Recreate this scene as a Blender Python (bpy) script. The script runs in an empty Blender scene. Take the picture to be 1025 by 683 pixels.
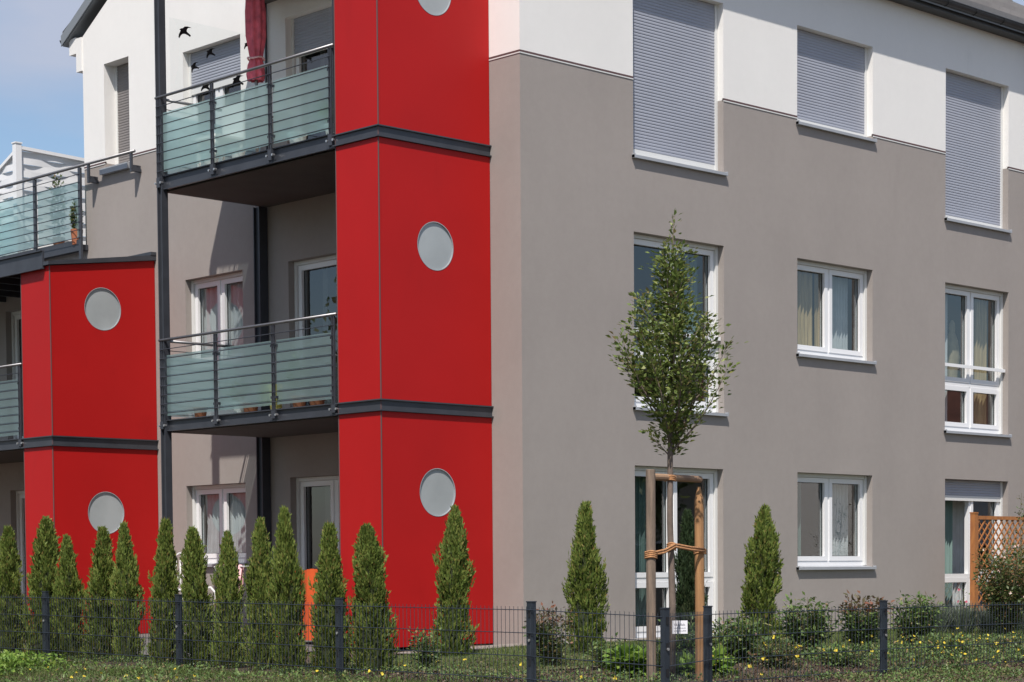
import bpy, bmesh, math, random
import numpy as np
from mathutils import Vector, Matrix
random.seed(7)
S = bpy.context.scene
COL = S.collection
R = math.radians

# ------------------------------------------------------------------ materials
def newmat(name):
    m = bpy.data.materials.new(name); m.use_nodes = True
    nt = m.node_tree; b = nt.nodes['Principled BSDF']
    return m, nt, b

def mat(name, col, rough=0.6, metal=0.0, var=0.0, vscale=3.0, bump=0.0, bscale=60.0, spec=0.5, coat=0.0, col2=None, stretch=None):
    m, nt, b = newmat(name)
    b.inputs['Base Color'].default_value = (*col, 1)
    b.inputs['Roughness'].default_value = rough
    b.inputs['Metallic'].default_value = metal
    b.inputs['Specular IOR Level'].default_value = spec
    b.inputs['Coat Weight'].default_value = coat
    tc = nt.nodes.new('ShaderNodeTexCoord')
    src = tc.outputs['Object']
    if stretch:
        mp = nt.nodes.new('ShaderNodeMapping'); mp.inputs['Scale'].default_value = stretch
        nt.links.new(src, mp.inputs['Vector']); src = mp.outputs['Vector']
    if var or col2:
        n = nt.nodes.new('ShaderNodeTexNoise'); n.inputs['Scale'].default_value = vscale
        n.inputs['Detail'].default_value = 5
        nt.links.new(src, n.inputs['Vector'])
        r = nt.nodes.new('ShaderNodeValToRGB')
        r.color_ramp.elements[0].position = .3; r.color_ramp.elements[1].position = .7
        a = col2 if col2 else tuple(c*(1-var) for c in col)
        c2 = col if col2 else tuple(min(1, c*(1+var)) for c in col)
        r.color_ramp.elements[0].color = (*a, 1); r.color_ramp.elements[1].color = (*c2, 1)
        nt.links.new(n.outputs['Fac'], r.inputs['Fac']); nt.links.new(r.outputs['Color'], b.inputs['Base Color'])
    if bump:
        n2 = nt.nodes.new('ShaderNodeTexNoise'); n2.inputs['Scale'].default_value = bscale
        n2.inputs['Detail'].default_value = 4
        nt.links.new(src, n2.inputs['Vector'])
        bp = nt.nodes.new('ShaderNodeBump'); bp.inputs['Strength'].default_value = bump
        bp.inputs['Distance'].default_value = .01
        nt.links.new(n2.outputs['Fac'], bp.inputs['Height']); nt.links.new(bp.outputs['Normal'], b.inputs['Normal'])
    return m

def leafmat(name, cols, rough=.55, trans=.25, spec=.35):
    """leaf colour picked per leaf"""
    m, nt, b = newmat(name)
    g = nt.nodes.new('ShaderNodeNewGeometry')
    r = nt.nodes.new('ShaderNodeValToRGB'); e = r.color_ramp.elements
    while len(e) < len(cols): e.new(.5)
    for i, (p, c) in enumerate(cols):
        e[i].position = p; e[i].color = (*c, 1)
    nt.links.new(g.outputs['Random Per Island'], r.inputs['Fac'])
    nt.links.new(r.outputs['Color'], b.inputs['Base Color'])
    b.inputs['Roughness'].default_value = rough; b.inputs['Specular IOR Level'].default_value = spec
    t = nt.nodes.new('ShaderNodeBsdfTranslucent'); nt.links.new(r.outputs['Color'], t.inputs['Color'])
    mx = nt.nodes.new('ShaderNodeMixShader'); mx.inputs[0].default_value = trans
    nt.links.new(b.outputs[0], mx.inputs[1]); nt.links.new(t.outputs[0], mx.inputs[2])
    nt.links.new(mx.outputs[0], nt.nodes['Material Output'].inputs['Surface'])
    return m

def plaster(name, col, var=.05):
    """painted render: fine grain, faint cloudy patches and rain streaks"""
    m, nt, b = newmat(name)
    b.inputs['Roughness'].default_value = .9; b.inputs['Specular IOR Level'].default_value = .2
    L = nt.links.new
    tc = nt.nodes.new('ShaderNodeTexCoord')
    n1 = nt.nodes.new('ShaderNodeTexNoise'); n1.inputs['Scale'].default_value = .55; n1.inputs['Detail'].default_value = 6
    L(tc.outputs['Object'], n1.inputs['Vector'])
    mp = nt.nodes.new('ShaderNodeMapping'); mp.inputs['Scale'].default_value = (.9, .9, .35)
    n2 = nt.nodes.new('ShaderNodeTexNoise'); n2.inputs['Scale'].default_value = 1.5; n2.inputs['Detail'].default_value = 5
    L(tc.outputs['Object'], mp.inputs['Vector']); L(mp.outputs[0], n2.inputs['Vector'])
    n3 = nt.nodes.new('ShaderNodeTexNoise'); n3.inputs['Scale'].default_value = 9; n3.inputs['Detail'].default_value = 8; n3.inputs['Roughness'].default_value = .7
    L(tc.outputs['Object'], n3.inputs['Vector'])
    a = nt.nodes.new('ShaderNodeMath'); a.operation = 'ADD'; L(n1.outputs['Fac'], a.inputs[0]); L(n2.outputs['Fac'], a.inputs[1])
    a2 = nt.nodes.new('ShaderNodeMath'); a2.operation = 'ADD'; L(a.outputs[0], a2.inputs[0]); L(n3.outputs['Fac'], a2.inputs[1])
    r = nt.nodes.new('ShaderNodeMapRange'); r.inputs['From Min'].default_value = 1.2; r.inputs['From Max'].default_value = 1.8
    r.inputs['To Min'].default_value = 1-var; r.inputs['To Max'].default_value = 1+var
    L(a2.outputs[0], r.inputs['Value'])
    mul = nt.nodes.new('ShaderNodeVectorMath'); mul.operation = 'SCALE'; mul.inputs[0].default_value = col
    L(r.outputs[0], mul.inputs['Scale']); L(mul.outputs[0], b.inputs['Base Color'])
    n4 = nt.nodes.new('ShaderNodeTexNoise'); n4.inputs['Scale'].default_value = 130; n4.inputs['Detail'].default_value = 3
    L(tc.outputs['Object'], n4.inputs['Vector'])
    n5 = nt.nodes.new('ShaderNodeTexNoise'); n5.inputs['Scale'].default_value = 2.2
    L(tc.outputs['Object'], n5.inputs['Vector'])
    ad = nt.nodes.new('ShaderNodeMath'); ad.operation = 'MULTIPLY_ADD'; ad.inputs[1].default_value = 1.2
    L(n5.outputs['Fac'], ad.inputs[0]); L(n4.outputs['Fac'], ad.inputs[2])
    bp = nt.nodes.new('ShaderNodeBump'); bp.inputs['Strength'].default_value = .5; bp.inputs['Distance'].default_value = .006
    L(ad.outputs[0], bp.inputs['Height']); L(bp.outputs[0], b.inputs['Normal'])
    return m

def weather(m, strength=.10):
    nt = m.node_tree; L = nt.links.new; b = nt.nodes['Principled BSDF']; src = b.inputs['Base Color'].links[0].from_socket
    tc = nt.nodes.new('ShaderNodeTexCoord'); mp = nt.nodes.new('ShaderNodeMapping'); mp.inputs['Scale'].default_value = (1.6, 1.6, .5)
    n = nt.nodes.new('ShaderNodeTexNoise'); n.inputs['Scale'].default_value = 1.7; n.inputs['Detail'].default_value = 8; n.inputs['Roughness'].default_value = .65
    L(tc.outputs['Object'], mp.inputs[0]); L(mp.outputs[0], n.inputs['Vector'])
    n2 = nt.nodes.new('ShaderNodeTexNoise'); n2.inputs['Scale'].default_value = .5; L(tc.outputs['Object'], n2.inputs['Vector'])
    r = nt.nodes.new('ShaderNodeMapRange'); r.inputs['From Min'].default_value = .56; r.inputs['From Max'].default_value = .72; L(n.outputs['Fac'], r.inputs['Value'])
    r2 = nt.nodes.new('ShaderNodeMapRange'); r2.inputs['From Min'].default_value = .45; r2.inputs['From Max'].default_value = .65; L(n2.outputs['Fac'], r2.inputs['Value'])
    mu = nt.nodes.new('ShaderNodeMath'); mu.operation = 'MULTIPLY'; L(r.outputs[0], mu.inputs[0]); L(r2.outputs[0], mu.inputs[1])
    mr = nt.nodes.new('ShaderNodeMapRange'); mr.inputs['To Min'].default_value = 1; mr.inputs['To Max'].default_value = 1-strength; L(mu.outputs[0], mr.inputs['Value'])
    v = nt.nodes.new('ShaderNodeVectorMath'); v.operation = 'SCALE'; L(src, v.inputs[0]); L(mr.outputs[0], v.inputs['Scale']); L(v.outputs[0], b.inputs['Base Color'])

def window_glass(name, tint=(.75, .8, .8), base=.13, bump=.12):
    """thin double glazing: Schlick reflectance that is the same from both sides"""
    m, nt, b = newmat(name); nt.nodes.remove(b)
    L = nt.links.new
    lw = nt.nodes.new('ShaderNodeLayerWeight'); lw.inputs['Blend'].default_value = .5
    pw = nt.nodes.new('ShaderNodeMath'); pw.operation = 'POWER'; pw.inputs[1].default_value = 3.2; L(lw.outputs['Facing'], pw.inputs[0])
    mr = nt.nodes.new('ShaderNodeMapRange'); mr.inputs['To Min'].default_value = base; mr.inputs['To Max'].default_value = .95; L(pw.outputs[0], mr.inputs['Value'])
    tr = nt.nodes.new('ShaderNodeBsdfTransparent'); tr.inputs['Color'].default_value = (*tint, 1)
    gl = nt.nodes.new('ShaderNodeBsdfGlossy'); gl.inputs['Roughness'].default_value = .01
    tc = nt.nodes.new('ShaderNodeTexCoord'); n = nt.nodes.new('ShaderNodeTexNoise'); n.inputs['Scale'].default_value = 1.3
    L(tc.outputs['Object'], n.inputs['Vector'])
    bp = nt.nodes.new('ShaderNodeBump'); bp.inputs['Strength'].default_value = bump; bp.inputs['Distance'].default_value = .02
    L(n.outputs['Fac'], bp.inputs['Height']); L(bp.outputs[0], gl.inputs['Normal'])
    mx = nt.nodes.new('ShaderNodeMixShader')
    L(mr.outputs[0], mx.inputs[0]); L(tr.outputs[0], mx.inputs[1]); L(gl.outputs[0], mx.inputs[2])
    L(mx.outputs[0], nt.nodes['Material Output'].inputs['Surface'])
    return m

def frosted(name, col, clear=.3, diff=.35):
    """satin-etched balustrade glass"""
    m, nt, b = newmat(name); L = nt.links.new
    tc = nt.nodes.new('ShaderNodeTexCoord'); n = nt.nodes.new('ShaderNodeTexNoise'); n.inputs['Scale'].default_value = 2.0; n.inputs['Detail'].default_value = 3
    L(tc.outputs['Object'], n.inputs['Vector'])
    mr = nt.nodes.new('ShaderNodeMapRange'); mr.inputs['To Min'].default_value = clear*.7; mr.inputs['To Max'].default_value = clear*1.3
    L(n.outputs['Fac'], mr.inputs['Value'])
    b.inputs['Base Color'].default_value = (*col, 1); b.inputs['Roughness'].default_value = .25
    t = nt.nodes.new('ShaderNodeBsdfTranslucent'); t.inputs['Color'].default_value = (*[min(1, c*1.25) for c in col], 1)
    tr = nt.nodes.new('ShaderNodeBsdfTransparent'); tr.inputs['Color'].default_value = (.80, .93, .94, 1)
    m1 = nt.nodes.new('ShaderNodeMixShader'); m1.inputs[0].default_value = 1-diff
    L(b.outputs[0], m1.inputs[1]); L(t.outputs[0], m1.inputs[2])
    m2 = nt.nodes.new('ShaderNodeMixShader'); L(mr.outputs[0], m2.inputs[0])
    L(m1.outputs[0], m2.inputs[1]); L(tr.outputs[0], m2.inputs[2])
    L(m2.outputs[0], nt.nodes['Material Output'].inputs['Surface'])
    return m

M = {}
M['grey'] = plaster('grey_render', (.325, .292, .270))
M['white'] = plaster('white_render', (.80, .785, .755), .02)
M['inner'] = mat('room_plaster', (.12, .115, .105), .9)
M['red'] = mat('red_panel', (.41, .009, .009), .5, var=.06, vscale=.8, spec=.22, bump=.03, bscale=2)
M['paletile'] = mat('pale_floor_tile', (.66, .62, .55), .7, var=.06, vscale=4)
M['slate'] = mat('slate_grey_steel', (.055, .06, .072), .42, metal=.25, var=.12, vscale=5)
M['slab'] = mat('slab_concrete', (.085, .08, .076), .85, var=.12, vscale=2, bump=.3, bscale=30)
M['steel'] = mat('stainless_steel', (.24, .235, .24), .42, metal=.8, var=.1, vscale=8)
M['joint'] = mat('grey_joint_profile', (.10, .055, .055), .7)
M['porthole'] = mat('porthole_acrylic', (.35, .375, .38), .14, var=.10, vscale=2.2, bump=.05, bscale=3)
M['pvc'] = mat('white_pvc', (.80, .80, .80), .35)
M['sill'] = mat('sill_aluminium', (.38, .395, .42), .5, metal=.2, var=.08, vscale=4)
M['shutter'] = mat('shutter_slats', (.335, .352, .405), .45, var=.05, vscale=1.2)
M['shutterdark'] = mat('narrow_window_shutter', (.20, .185, .18), .55, var=.1, vscale=2)
M['shutterbar'] = mat('shutter_end_bar', (.68, .68, .66), .45)
M['glass'] = window_glass('window_glass')
M['frost'] = frosted('frosted_glass', (.50, .71, .72), .30, .30)
M['clear'] = window_glass('clear_screen_glass', (.95, .97, .97), .03, 0)
M['rooftile'] = mat('roof_tile', (.36, .34, .325), .75, var=.10, vscale=1.5)
M['gutter'] = mat('gutter_metal', (.06, .062, .066), .45, metal=.4, var=.2, vscale=3)
M['verge'] = mat('verge_board', (.2, .22, .24), .5)
M['black'] = mat('black_vinyl', (.012, .012, .014), .5)
M['curtain_brown'] = mat('brown_curtain', (.50, .37, .20), .9, var=.35, vscale=6, stretch=(6, 6, .3))
M['curtain_white'] = mat('white_net_curtain', (.62, .63, .64), .9, var=.08, vscale=6)
M['curtain_green'] = mat('green_grey_curtain', (.16, .24, .22), .9, var=.15, vscale=6, stretch=(6, 6, .3))
M['beige'] = mat('beige_cloth', (.42, .34, .22), .9, var=.15, vscale=8)
M['redcloth'] = mat('parasol_red_cloth', (.72, .13, .17), .7, var=.3, vscale=9, bump=.8, bscale=25)
M['fence'] = mat('fence_anthracite', (.028, .036, .048), .45, metal=.2, var=.15, vscale=6)
M['bolt'] = mat('zinc_bolt', (.6, .6, .6), .35, metal=.8)
M['stakegrey'] = mat('weathered_stake', (.26, .19, .14), .85, col2=(.13, .10, .075), vscale=4, bump=.6, bscale=30, stretch=(8, 8, .8))
M['crossbar'] = mat('crossbar_wood', (.36, .23, .14), .8, col2=(.22, .13, .08), vscale=5, bump=.5, bscale=30, stretch=(1, 8, 8))
M['stakenew'] = mat('fresh_stake', (.42, .22, .09), .75, col2=(.27, .14, .06), vscale=4, bump=.4, bscale=30, stretch=(8, 8, .8))
M['bark'] = mat('young_bark', (.20, .15, .12), .9, col2=(.10, .08, .065), vscale=12, bump=.6, bscale=60, stretch=(1, 1, .4))
M['rope'] = mat('coir_rope', (.40, .20, .09), .95, var=.3, vscale=40, bump=.8, bscale=120)
M['trelliswood'] = mat('trellis_wood', (.42, .17, .05), .7, col2=(.30, .11, .035), vscale=6, stretch=(4, 4, 1))
M['signplate'] = mat('sign_plate', (.78, .77, .80), .4)
M['signink'] = mat('sign_ink', (.06, .06, .10), .5)
M['terracotta'] = mat('terracotta', (.38, .13, .06), .8, var=.15)
M['whitepot'] = mat('white_pot', (.75, .75, .72), .5)
M['yellowpot'] = mat('yellow_plastic', (.65, .5, .12), .5)
M['bluepot'] = mat('blue_plastic', (.03, .09, .35), .5)
M['pink'] = mat('pink_cloth', (.72, .42, .42), .9, var=.15, vscale=12)
M['orange'] = mat('orange_cloth', (.62, .09, .015), .8, var=.1, vscale=3)
M['whiteiron'] = mat('white_cast_metal', (.7, .68, .66), .5)
M['thuja'] = leafmat('thuja_foliage', [(0, (.07, .112, .02)), (.35, (.125, .18, .034)), (.7, (.20, .25, .05)), (.93, (.21, .235, .055)), (1, (.24, .15, .05))], .6, .25)
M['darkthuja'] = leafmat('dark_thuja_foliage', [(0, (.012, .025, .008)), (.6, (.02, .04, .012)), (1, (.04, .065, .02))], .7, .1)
M['thujacore'] = mat('thuja_dark_core', (.03, .04, .012), .95, var=.5, vscale=14)
M['leaf'] = leafmat('tree_leaf', [(0, (.085, .13, .03)), (.5, (.15, .205, .05)), (.85, (.28, .32, .10)), (1, (.19, .14, .06))], .5, .3)
M['shrubleaf'] = leafmat('shrub_leaf', [(0, (.06, .11, .032)), (.5, (.11, .175, .05)), (.85, (.17, .24, .07)), (1, (.24, .15, .08))], .5, .25)
M['redleaf'] = leafmat('reddish_leaf', [(0, (.08, .09, .04)), (.5, (.13, .10, .05)), (1, (.24, .08, .05))], .5, .25)
M['roseleaf'] = leafmat('rose_leaf', [(0, (.05, .09, .025)), (.55, (.09, .13, .04)), (.8, (.15, .15, .05)), (1, (.30, .16, .10))], .5, .3)
M['hosta'] = leafmat('lime_leaf', [(0, (.10, .19, .03)), (.5, (.17, .28, .045)), (1, (.26, .36, .07))], .5, .35)
M['lavender'] = leafmat('lavender_leaf', [(0, (.10, .14, .09)), (.6, (.16, .20, .13)), (1, (.20, .20, .20))], .7, .2)
M['grass'] = leafmat('grass_blade', [(0, (.06, .10, .02)), (.5, (.10, .155, .035)), (.85, (.15, .19, .055)), (1, (.24, .21, .10))], .6, .3)
M['yellow'] = leafmat('yellow_petal', [(0, (.75, .55, .03)), (1, (.85, .72, .10))], .6, .3)
M['pinkpetal'] = leafmat('pink_petal', [(0, (.55, .06, .14)), (1, (.65, .2, .25))], .6, .3)
M['palepetal'] = leafmat('pale_petal', [(0, (.7, .45, .36)), (1, (.8, .68, .6))], .6, .3)
M['bark_chip'] = leafmat('bark_chip', [(0, (.045, .028, .02)), (.6, (.09, .056, .038)), (.94, (.15, .10, .07)), (1, (.32, .25, .19))], .9, 0)
M['stem'] = mat('plant_stem', (.11, .10, .05), .8)

weather(M['grey'], .07); weather(M['white'], .06); weather(M['red'], .12)
# ------------------------------------------------------------------ mesh helpers
class MB:
    def __init__(s, xf=None): s.v = []; s.f = []; s.xf = xf or (lambda u, v, z: (u, v, z))
    def quad(s, a, b, c, d):
        n = len(s.v); s.v += [s.xf(*p) for p in (a, b, c, d)]; s.f.append((n, n+1, n+2, n+3)); return s
    def poly(s, pts):
        n = len(s.v); s.v += [s.xf(*p) for p in pts]; s.f.append(tuple(range(n, n+len(pts)))); return s
    def box(s, u0, u1, v0, v1, z0, z1):
        n = len(s.v)
        s.v += [s.xf(*p) for p in ((u0, v0, z0), (u1, v0, z0), (u1, v1, z0), (u0, v1, z0), (u0, v0, z1), (u1, v0, z1), (u1, v1, z1), (u0, v1, z1))]
        s.f += [tuple(n+i for i in q) for q in ((0, 3, 2, 1), (4, 5, 6, 7), (0, 1, 5, 4), (1, 2, 6, 5), (2, 3, 7, 6), (3, 0, 4, 7))]
        return s
    def prism(s, pts, z0, z1):
        """vertical prism on a plan polygon; z0/z1 numbers or lists"""
        n = len(s.v); k = len(pts)
        g = lambda z, i: z[i] if isinstance(z, (list, tuple)) else z
        s.v += [s.xf(p[0], p[1], g(z0, i)) for i, p in enumerate(pts)] + [s.xf(p[0], p[1], g(z1, i)) for i, p in enumerate(pts)]
        s.f += [tuple(n+i for i in range(k))[::-1], tuple(n+k+i for i in range(k))]
        s.f += [(n+i, n+(i+1) % k, n+k+(i+1) % k, n+k+i) for i in range(k)]
        return s
    def tube(s, pts, r, seg=8, cap=True):
        P = [Vector(s.xf(*p)) for p in pts]; rr = r if isinstance(r, (list, tuple)) else [r]*len(P)
        n0 = len(s.v)
        for i, p in enumerate(P):
            t = (P[min(i+1, len(P)-1)]-P[max(i-1, 0)]).normalized()
            a = Vector((0, 0, 1)) if abs(t.z) < .9 else Vector((1, 0, 0))
            x = t.cross(a).normalized(); y = t.cross(x)
            for k in range(seg):
                q = 2*math.pi*k/seg; w = p+(x*math.cos(q)+y*math.sin(q))*rr[i]; s.v.append(tuple(w))
        for i in range(len(P)-1):
            for k in range(seg):
                a = n0+i*seg+k; b = n0+i*seg+(k+1) % seg; s.f.append((a, b, b+seg, a+seg))
        if cap:
            s.f.append(tuple(n0+k for k in range(seg))[::-1]); s.f.append(tuple(n0+(len(P)-1)*seg+k for k in range(seg)))
        return s
    def build(s, name, m, parent=None, smooth=False, fix=True):
        me = bpy.data.meshes.new(name); me.from_pydata(s.v, [], s.f)
        if fix:
            bm = bmesh.new(); bm.from_mesh(me); bmesh.ops.recalc_face_normals(bm, faces=bm.faces); bm.to_mesh(me); bm.free()
        if smooth: me.polygons.foreach_set('use_smooth', [True]*len(me.polygons))
        me.materials.append(M[m] if isinstance(m, str) else m); me.update()
        o = bpy.data.objects.new(name, me); COL.objects.link(o)
        if parent:
            o.parent = parent
            o.matrix_parent_inverse = Matrix.Translation(-world_loc(parent))
        return o

def world_loc(o):
    v = Vector((0, 0, 0)); 
    if o.type == 'EMPTY': v = v+o.location
    return v

def tag(o, label=None, cat=None, group=None, kind=None):
    if label: o['label'] = label
    if cat: o['category'] = cat
    if group: o['group'] = group
    if kind: o['kind'] = kind
    return o

def thing(name, loc, label, cat, group=None):
    o = bpy.data.objects.new(name, None); COL.objects.link(o); o.location = loc; o.empty_display_size = .1
    return tag(o, label, cat, group)

def local(o, parent):
    """parent whose mesh is written in the parent's own frame"""
    o.parent = parent; o.matrix_parent_inverse = Matrix.Identity(4); return o

def np_mesh(name, V, F, m, parent=None):
    """V (n,3), F (k,4) arrays -> mesh object in the parent's frame"""
    me = bpy.data.meshes.new(name); V = np.asarray(V, dtype=np.float32); F = np.asarray(F, dtype=np.int32)
    me.vertices.add(len(V)); me.vertices.foreach_set('co', V.ravel())
    me.loops.add(F.size); me.loops.foreach_set('vertex_index', F.ravel())
    me.polygons.add(len(F)); me.polygons.foreach_set('loop_start', np.arange(0, F.size, F.shape[1], dtype=np.int32))
    me.update(calc_edges=True); me.validate()
    me.materials.append(M[m]); o = bpy.data.objects.new(name, me); COL.objects.link(o)
    if parent: local(o, parent)
    return o

rng = np.random.default_rng(11)
def unit(a): return a/np.maximum(np.linalg.norm(a, axis=-1, keepdims=True), 1e-9)
def leaf_quads(P, D, N, L, W, fold=.15):
    """one folded four-cornered leaf per row: base P, direction D, normal N"""
    P = np.asarray(P, float); D = unit(np.asarray(D, float)); N = np.asarray(N, float)
    Sd = unit(np.cross(D, N)); N = np.cross(Sd, D)
    L = np.broadcast_to(np.asarray(L, float).reshape(-1, 1), (len(P), 1)); W = np.broadcast_to(np.asarray(W, float).reshape(-1, 1), (len(P), 1))
    a = P; c = P+D*L; mid = P+D*L*.45
    b = mid+Sd*W/2+N*L*fold; d = mid-Sd*W/2+N*L*fold
    V = np.stack([a, b, c, d], 1).reshape(-1, 3); F = np.arange(len(V)).reshape(-1, 4)
    return V, F

def rnd_dirs(n):
    return unit(rng.normal(size=(n, 3)))

# ------------------------------------------------------------------ camera
f, cy, yaw, pitch, roll = 2031.53, 665.92, 0.803344, -0.0477605, -0.00739860
F_ = Vector((math.cos(yaw)*math.cos(pitch), math.sin(yaw)*math.cos(pitch), math.sin(pitch)))
r_ = Vector((math.sin(yaw), -math.cos(yaw), 0)); u_ = r_.cross(F_)
R2 = r_*math.cos(roll)+u_*math.sin(roll); U2 = -r_*math.sin(roll)+u_*math.cos(roll)
cam = bpy.data.objects.new('camera', bpy.data.cameras.new('camera')); COL.objects.link(cam)
rot = Matrix((R2, U2, -F_)).transposed().to_4x4()
cam.matrix_world = Matrix.Translation((-16.226, -16.62, 0)) @ rot
cam.data.sensor_width = 36; cam.data.lens = 36*f/1025; cam.data.shift_y = (cy-341.5)/1025
cam.data.clip_start = .1; cam.data.clip_end = 3000
S.camera = cam

def px_to_xy(px, x=None, y=None):
    d = F_+R2*((px-512)/f)
    if x is not None: t = (x+16.226)/d.x
    else: t = (y+16.62)/d.y
    return (-16.226+d.x*t, -16.62+d.y*t, (Vector(d)*t).dot(F_))

# ------------------------------------------------------------------ light
SUN = Vector((-1, -.76, 1.92)).normalized()
sl = bpy.data.lights.new('sun', 'SUN'); sl.energy = 4.1; sl.angle = R(.53); sl.color = (1, .94, .875)
so = bpy.data.objects.new('sun', sl); COL.objects.link(so); so.rotation_euler = SUN.to_track_quat('Z', 'Y').to_euler(); so.location = (-10, -8, 20)
w = bpy.data.worlds.new('World'); S.world = w; w.use_nodes = True; nt = w.node_tree; L = nt.links.new
bg = nt.nodes['Background']; bg.inputs['Strength'].default_value = .10
sky = nt.nodes.new('ShaderNodeTexSky'); sky.sky_type = 'NISHITA'; sky.sun_disc = False
sky.sun_elevation = math.asin(SUN.z); sky.sun_rotation = math.atan2(SUN.x, SUN.y) % (2*math.pi); sky.air_density = 1.0; sky.dust_density = 1.5; sky.ozone_density = 1.2
tc = nt.nodes.new('ShaderNodeTexCoord'); mp = nt.nodes.new('ShaderNodeMapping'); mp.inputs['Scale'].default_value = (1, 1, 3.2); mp.inputs['Location'].default_value = (.35, .1, .42)
n = nt.nodes.new('ShaderNodeTexNoise'); n.inputs['Scale'].default_value = 4.2; n.inputs['Detail'].default_value = 8; n.inputs['Roughness'].default_value = .5
L(tc.outputs['Generated'], mp.inputs[0]); L(mp.outputs[0], n.inputs['Vector'])
cr = nt.nodes.new('ShaderNodeValToRGB'); cr.color_ramp.elements[0].position = .38; cr.color_ramp.elements[1].position = .66
sx = nt.nodes.new('ShaderNodeSeparateXYZ'); L(tc.outputs['Generated'], sx.inputs[0])
zr_ = nt.nodes.new('ShaderNodeValToRGB'); e = zr_.color_ramp.elements       # a bank of cloud between two heights of the sky
for k_ in range(3): e.new(.5)
for k_, (p_, v_) in enumerate(((.195, .36), (.235, .62), (.40, .60), (.55, .36), (.7, .30))): e[k_].position = p_; e[k_].color = (v_, v_, v_, 1)
L(sx.outputs['Z'], zr_.inputs['Fac'])
ad = nt.nodes.new('ShaderNodeMath'); ad.operation = 'MULTIPLY_ADD'; ad.inputs[1].default_value = .9; L(n.outputs['Fac'], ad.inputs[0])
sb_ = nt.nodes.new('ShaderNodeMath'); sb_.operation = 'SUBTRACT'; sb_.inputs[1].default_value = .44; L(zr_.outputs['Color'], sb_.inputs[0]); L(sb_.outputs[0], ad.inputs[2])
L(ad.outputs[0], cr.inputs['Fac'])
cm = nt.nodes.new('ShaderNodeMix'); cm.data_type = 'RGBA'; sky.dust_density = .8; sky.ozone_density = 2.0; cm.inputs['B'].default_value = (3.85, 4.15, 5.1, 1)
ml = nt.nodes.new('ShaderNodeMath'); ml.operation = 'MULTIPLY'; ml.inputs[1].default_value = .85
L(cr.outputs['Color'], ml.inputs[0]); L(ml.outputs[0], cm.inputs['Factor']); L(sky.outputs[0], cm.inputs['A'])
L(cm.outputs['Result'], bg.inputs['Color'])
S.view_settings.view_transform = 'Standard'; S.view_settings.look = 'None'; S.view_settings.exposure = .42; S.view_settings.gamma = 1
S.view_settings.use_curve_mapping = False
S.cycles.max_bounces = 8; S.cycles.transparent_max_bounces = 16; S.cycles.use_denoising = True

# ------------------------------------------------------------------ ground
def gz(x, y):
    d = max(-x, -y, 0.0) if (x < 0 or y < 0) else 0.0
    if x < 0 and y < 0: d = max(-x, -y)
    if d < 5.5: return -.885-.135*(d/5.5)
    if d < 16: return -1.02-.6*((d-5.5)/10.5)
    return -1.62
def axis(lo, hi, fine0, fine1, step):
    a = list(np.arange(fine0, fine1, step)); e = []
    v = fine1; s = step
    while v < hi: e.append(v); s *= 1.4; v += s
    b = []; v = fine0; s = step
    while v > lo: s *= 1.4; v -= s; b.append(v)
    return sorted(b)+a+e+[hi]
xs = axis(-1500, 1500, -9, 14, .25); ys = axis(-1500, 1500, -9, 14, .25)
V = []; Fc = []
for j, y in enumerate(ys):
    for i, x in enumerate(xs):
        near = -8 < x < 14 and -8 < y < 14
        V.append((x, y, gz(x, y)+(random.uniform(-.012, .012) if near else 0)))
nx = len(xs)
for j in range(len(ys)-1):
    for i in range(nx-1): Fc.append((j*nx+i, j*nx+i+1, (j+1)*nx+i+1, (j+1)*nx+i))
soil = mat('soil', (.105, .072, .05), .95, col2=(.06, .042, .03), vscale=7, bump=1.0, bscale=25)
M['soil'] = soil
g = MB(); g.v = V; g.f = Fc; go = g.build('ground', 'soil', smooth=True, fix=False); tag(go, kind='structure')

# lawn: green strip round the building
def sheet(name, poly, dz, m, step=.35):
    """sheet draped on the ground inside a polygon given by xy corners (convex quad)"""
    g = MB(); a, b, c, d = [Vector((*p, 0)) for p in poly]
    nu = max(1, int((b-a).length/step)); nv = max(1, int((d-a).length/step)); idx = {}
    for i in range(nu+1):
        for j in range(nv+1):
            p = a.lerp(b, i/nu).lerp(d.lerp(c, i/nu), j/nv); idx[i, j] = len(g.v); g.v.append((p.x, p.y, gz(p.x, p.y)+dz))
    for i in range(nu):
        for j in range(nv): g.f.append((idx[i, j], idx[i+1, j], idx[i+1, j+1], idx[i, j+1]))
    return g.build(name, m, fix=False)
M['lawn'] = mat('lawn_soil', (.075, .11, .03), .95, col2=(.10, .085, .045), vscale=5, bump=1, bscale=40)
tag(sheet('lawn', [(-3.6, -3.3), (14, -3.1), (14, -.35), (-3.6, -.3)], .02, 'lawn'), kind='structure')
M['gravel'] = mat('gravel_strip', (.30, .27, .24), .9, col2=(.18, .16, .14), vscale=45, bump=1, bscale=50)
tag(sheet('gravel_strip', [(-1.9, -.36), (14, -.36), (14, .1), (-1.9, .1)], .024, 'gravel'), kind='structure')
M['paving'] = mat('patio_paving', (.15, .14, .13), .85, col2=(.10, .10, .095), vscale=8, bump=.5, bscale=30)
tag(sheet('patio', [(-3.3, 1.3), (-.02, 1.3), (-.02, 7.2), (-3.3, 7.2)], .02, 'paving'), kind='structure')
M['asphalt'] = mat('asphalt', (.055, .055, .056), .9, var=.2, vscale=30, bump=.5, bscale=80)
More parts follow.
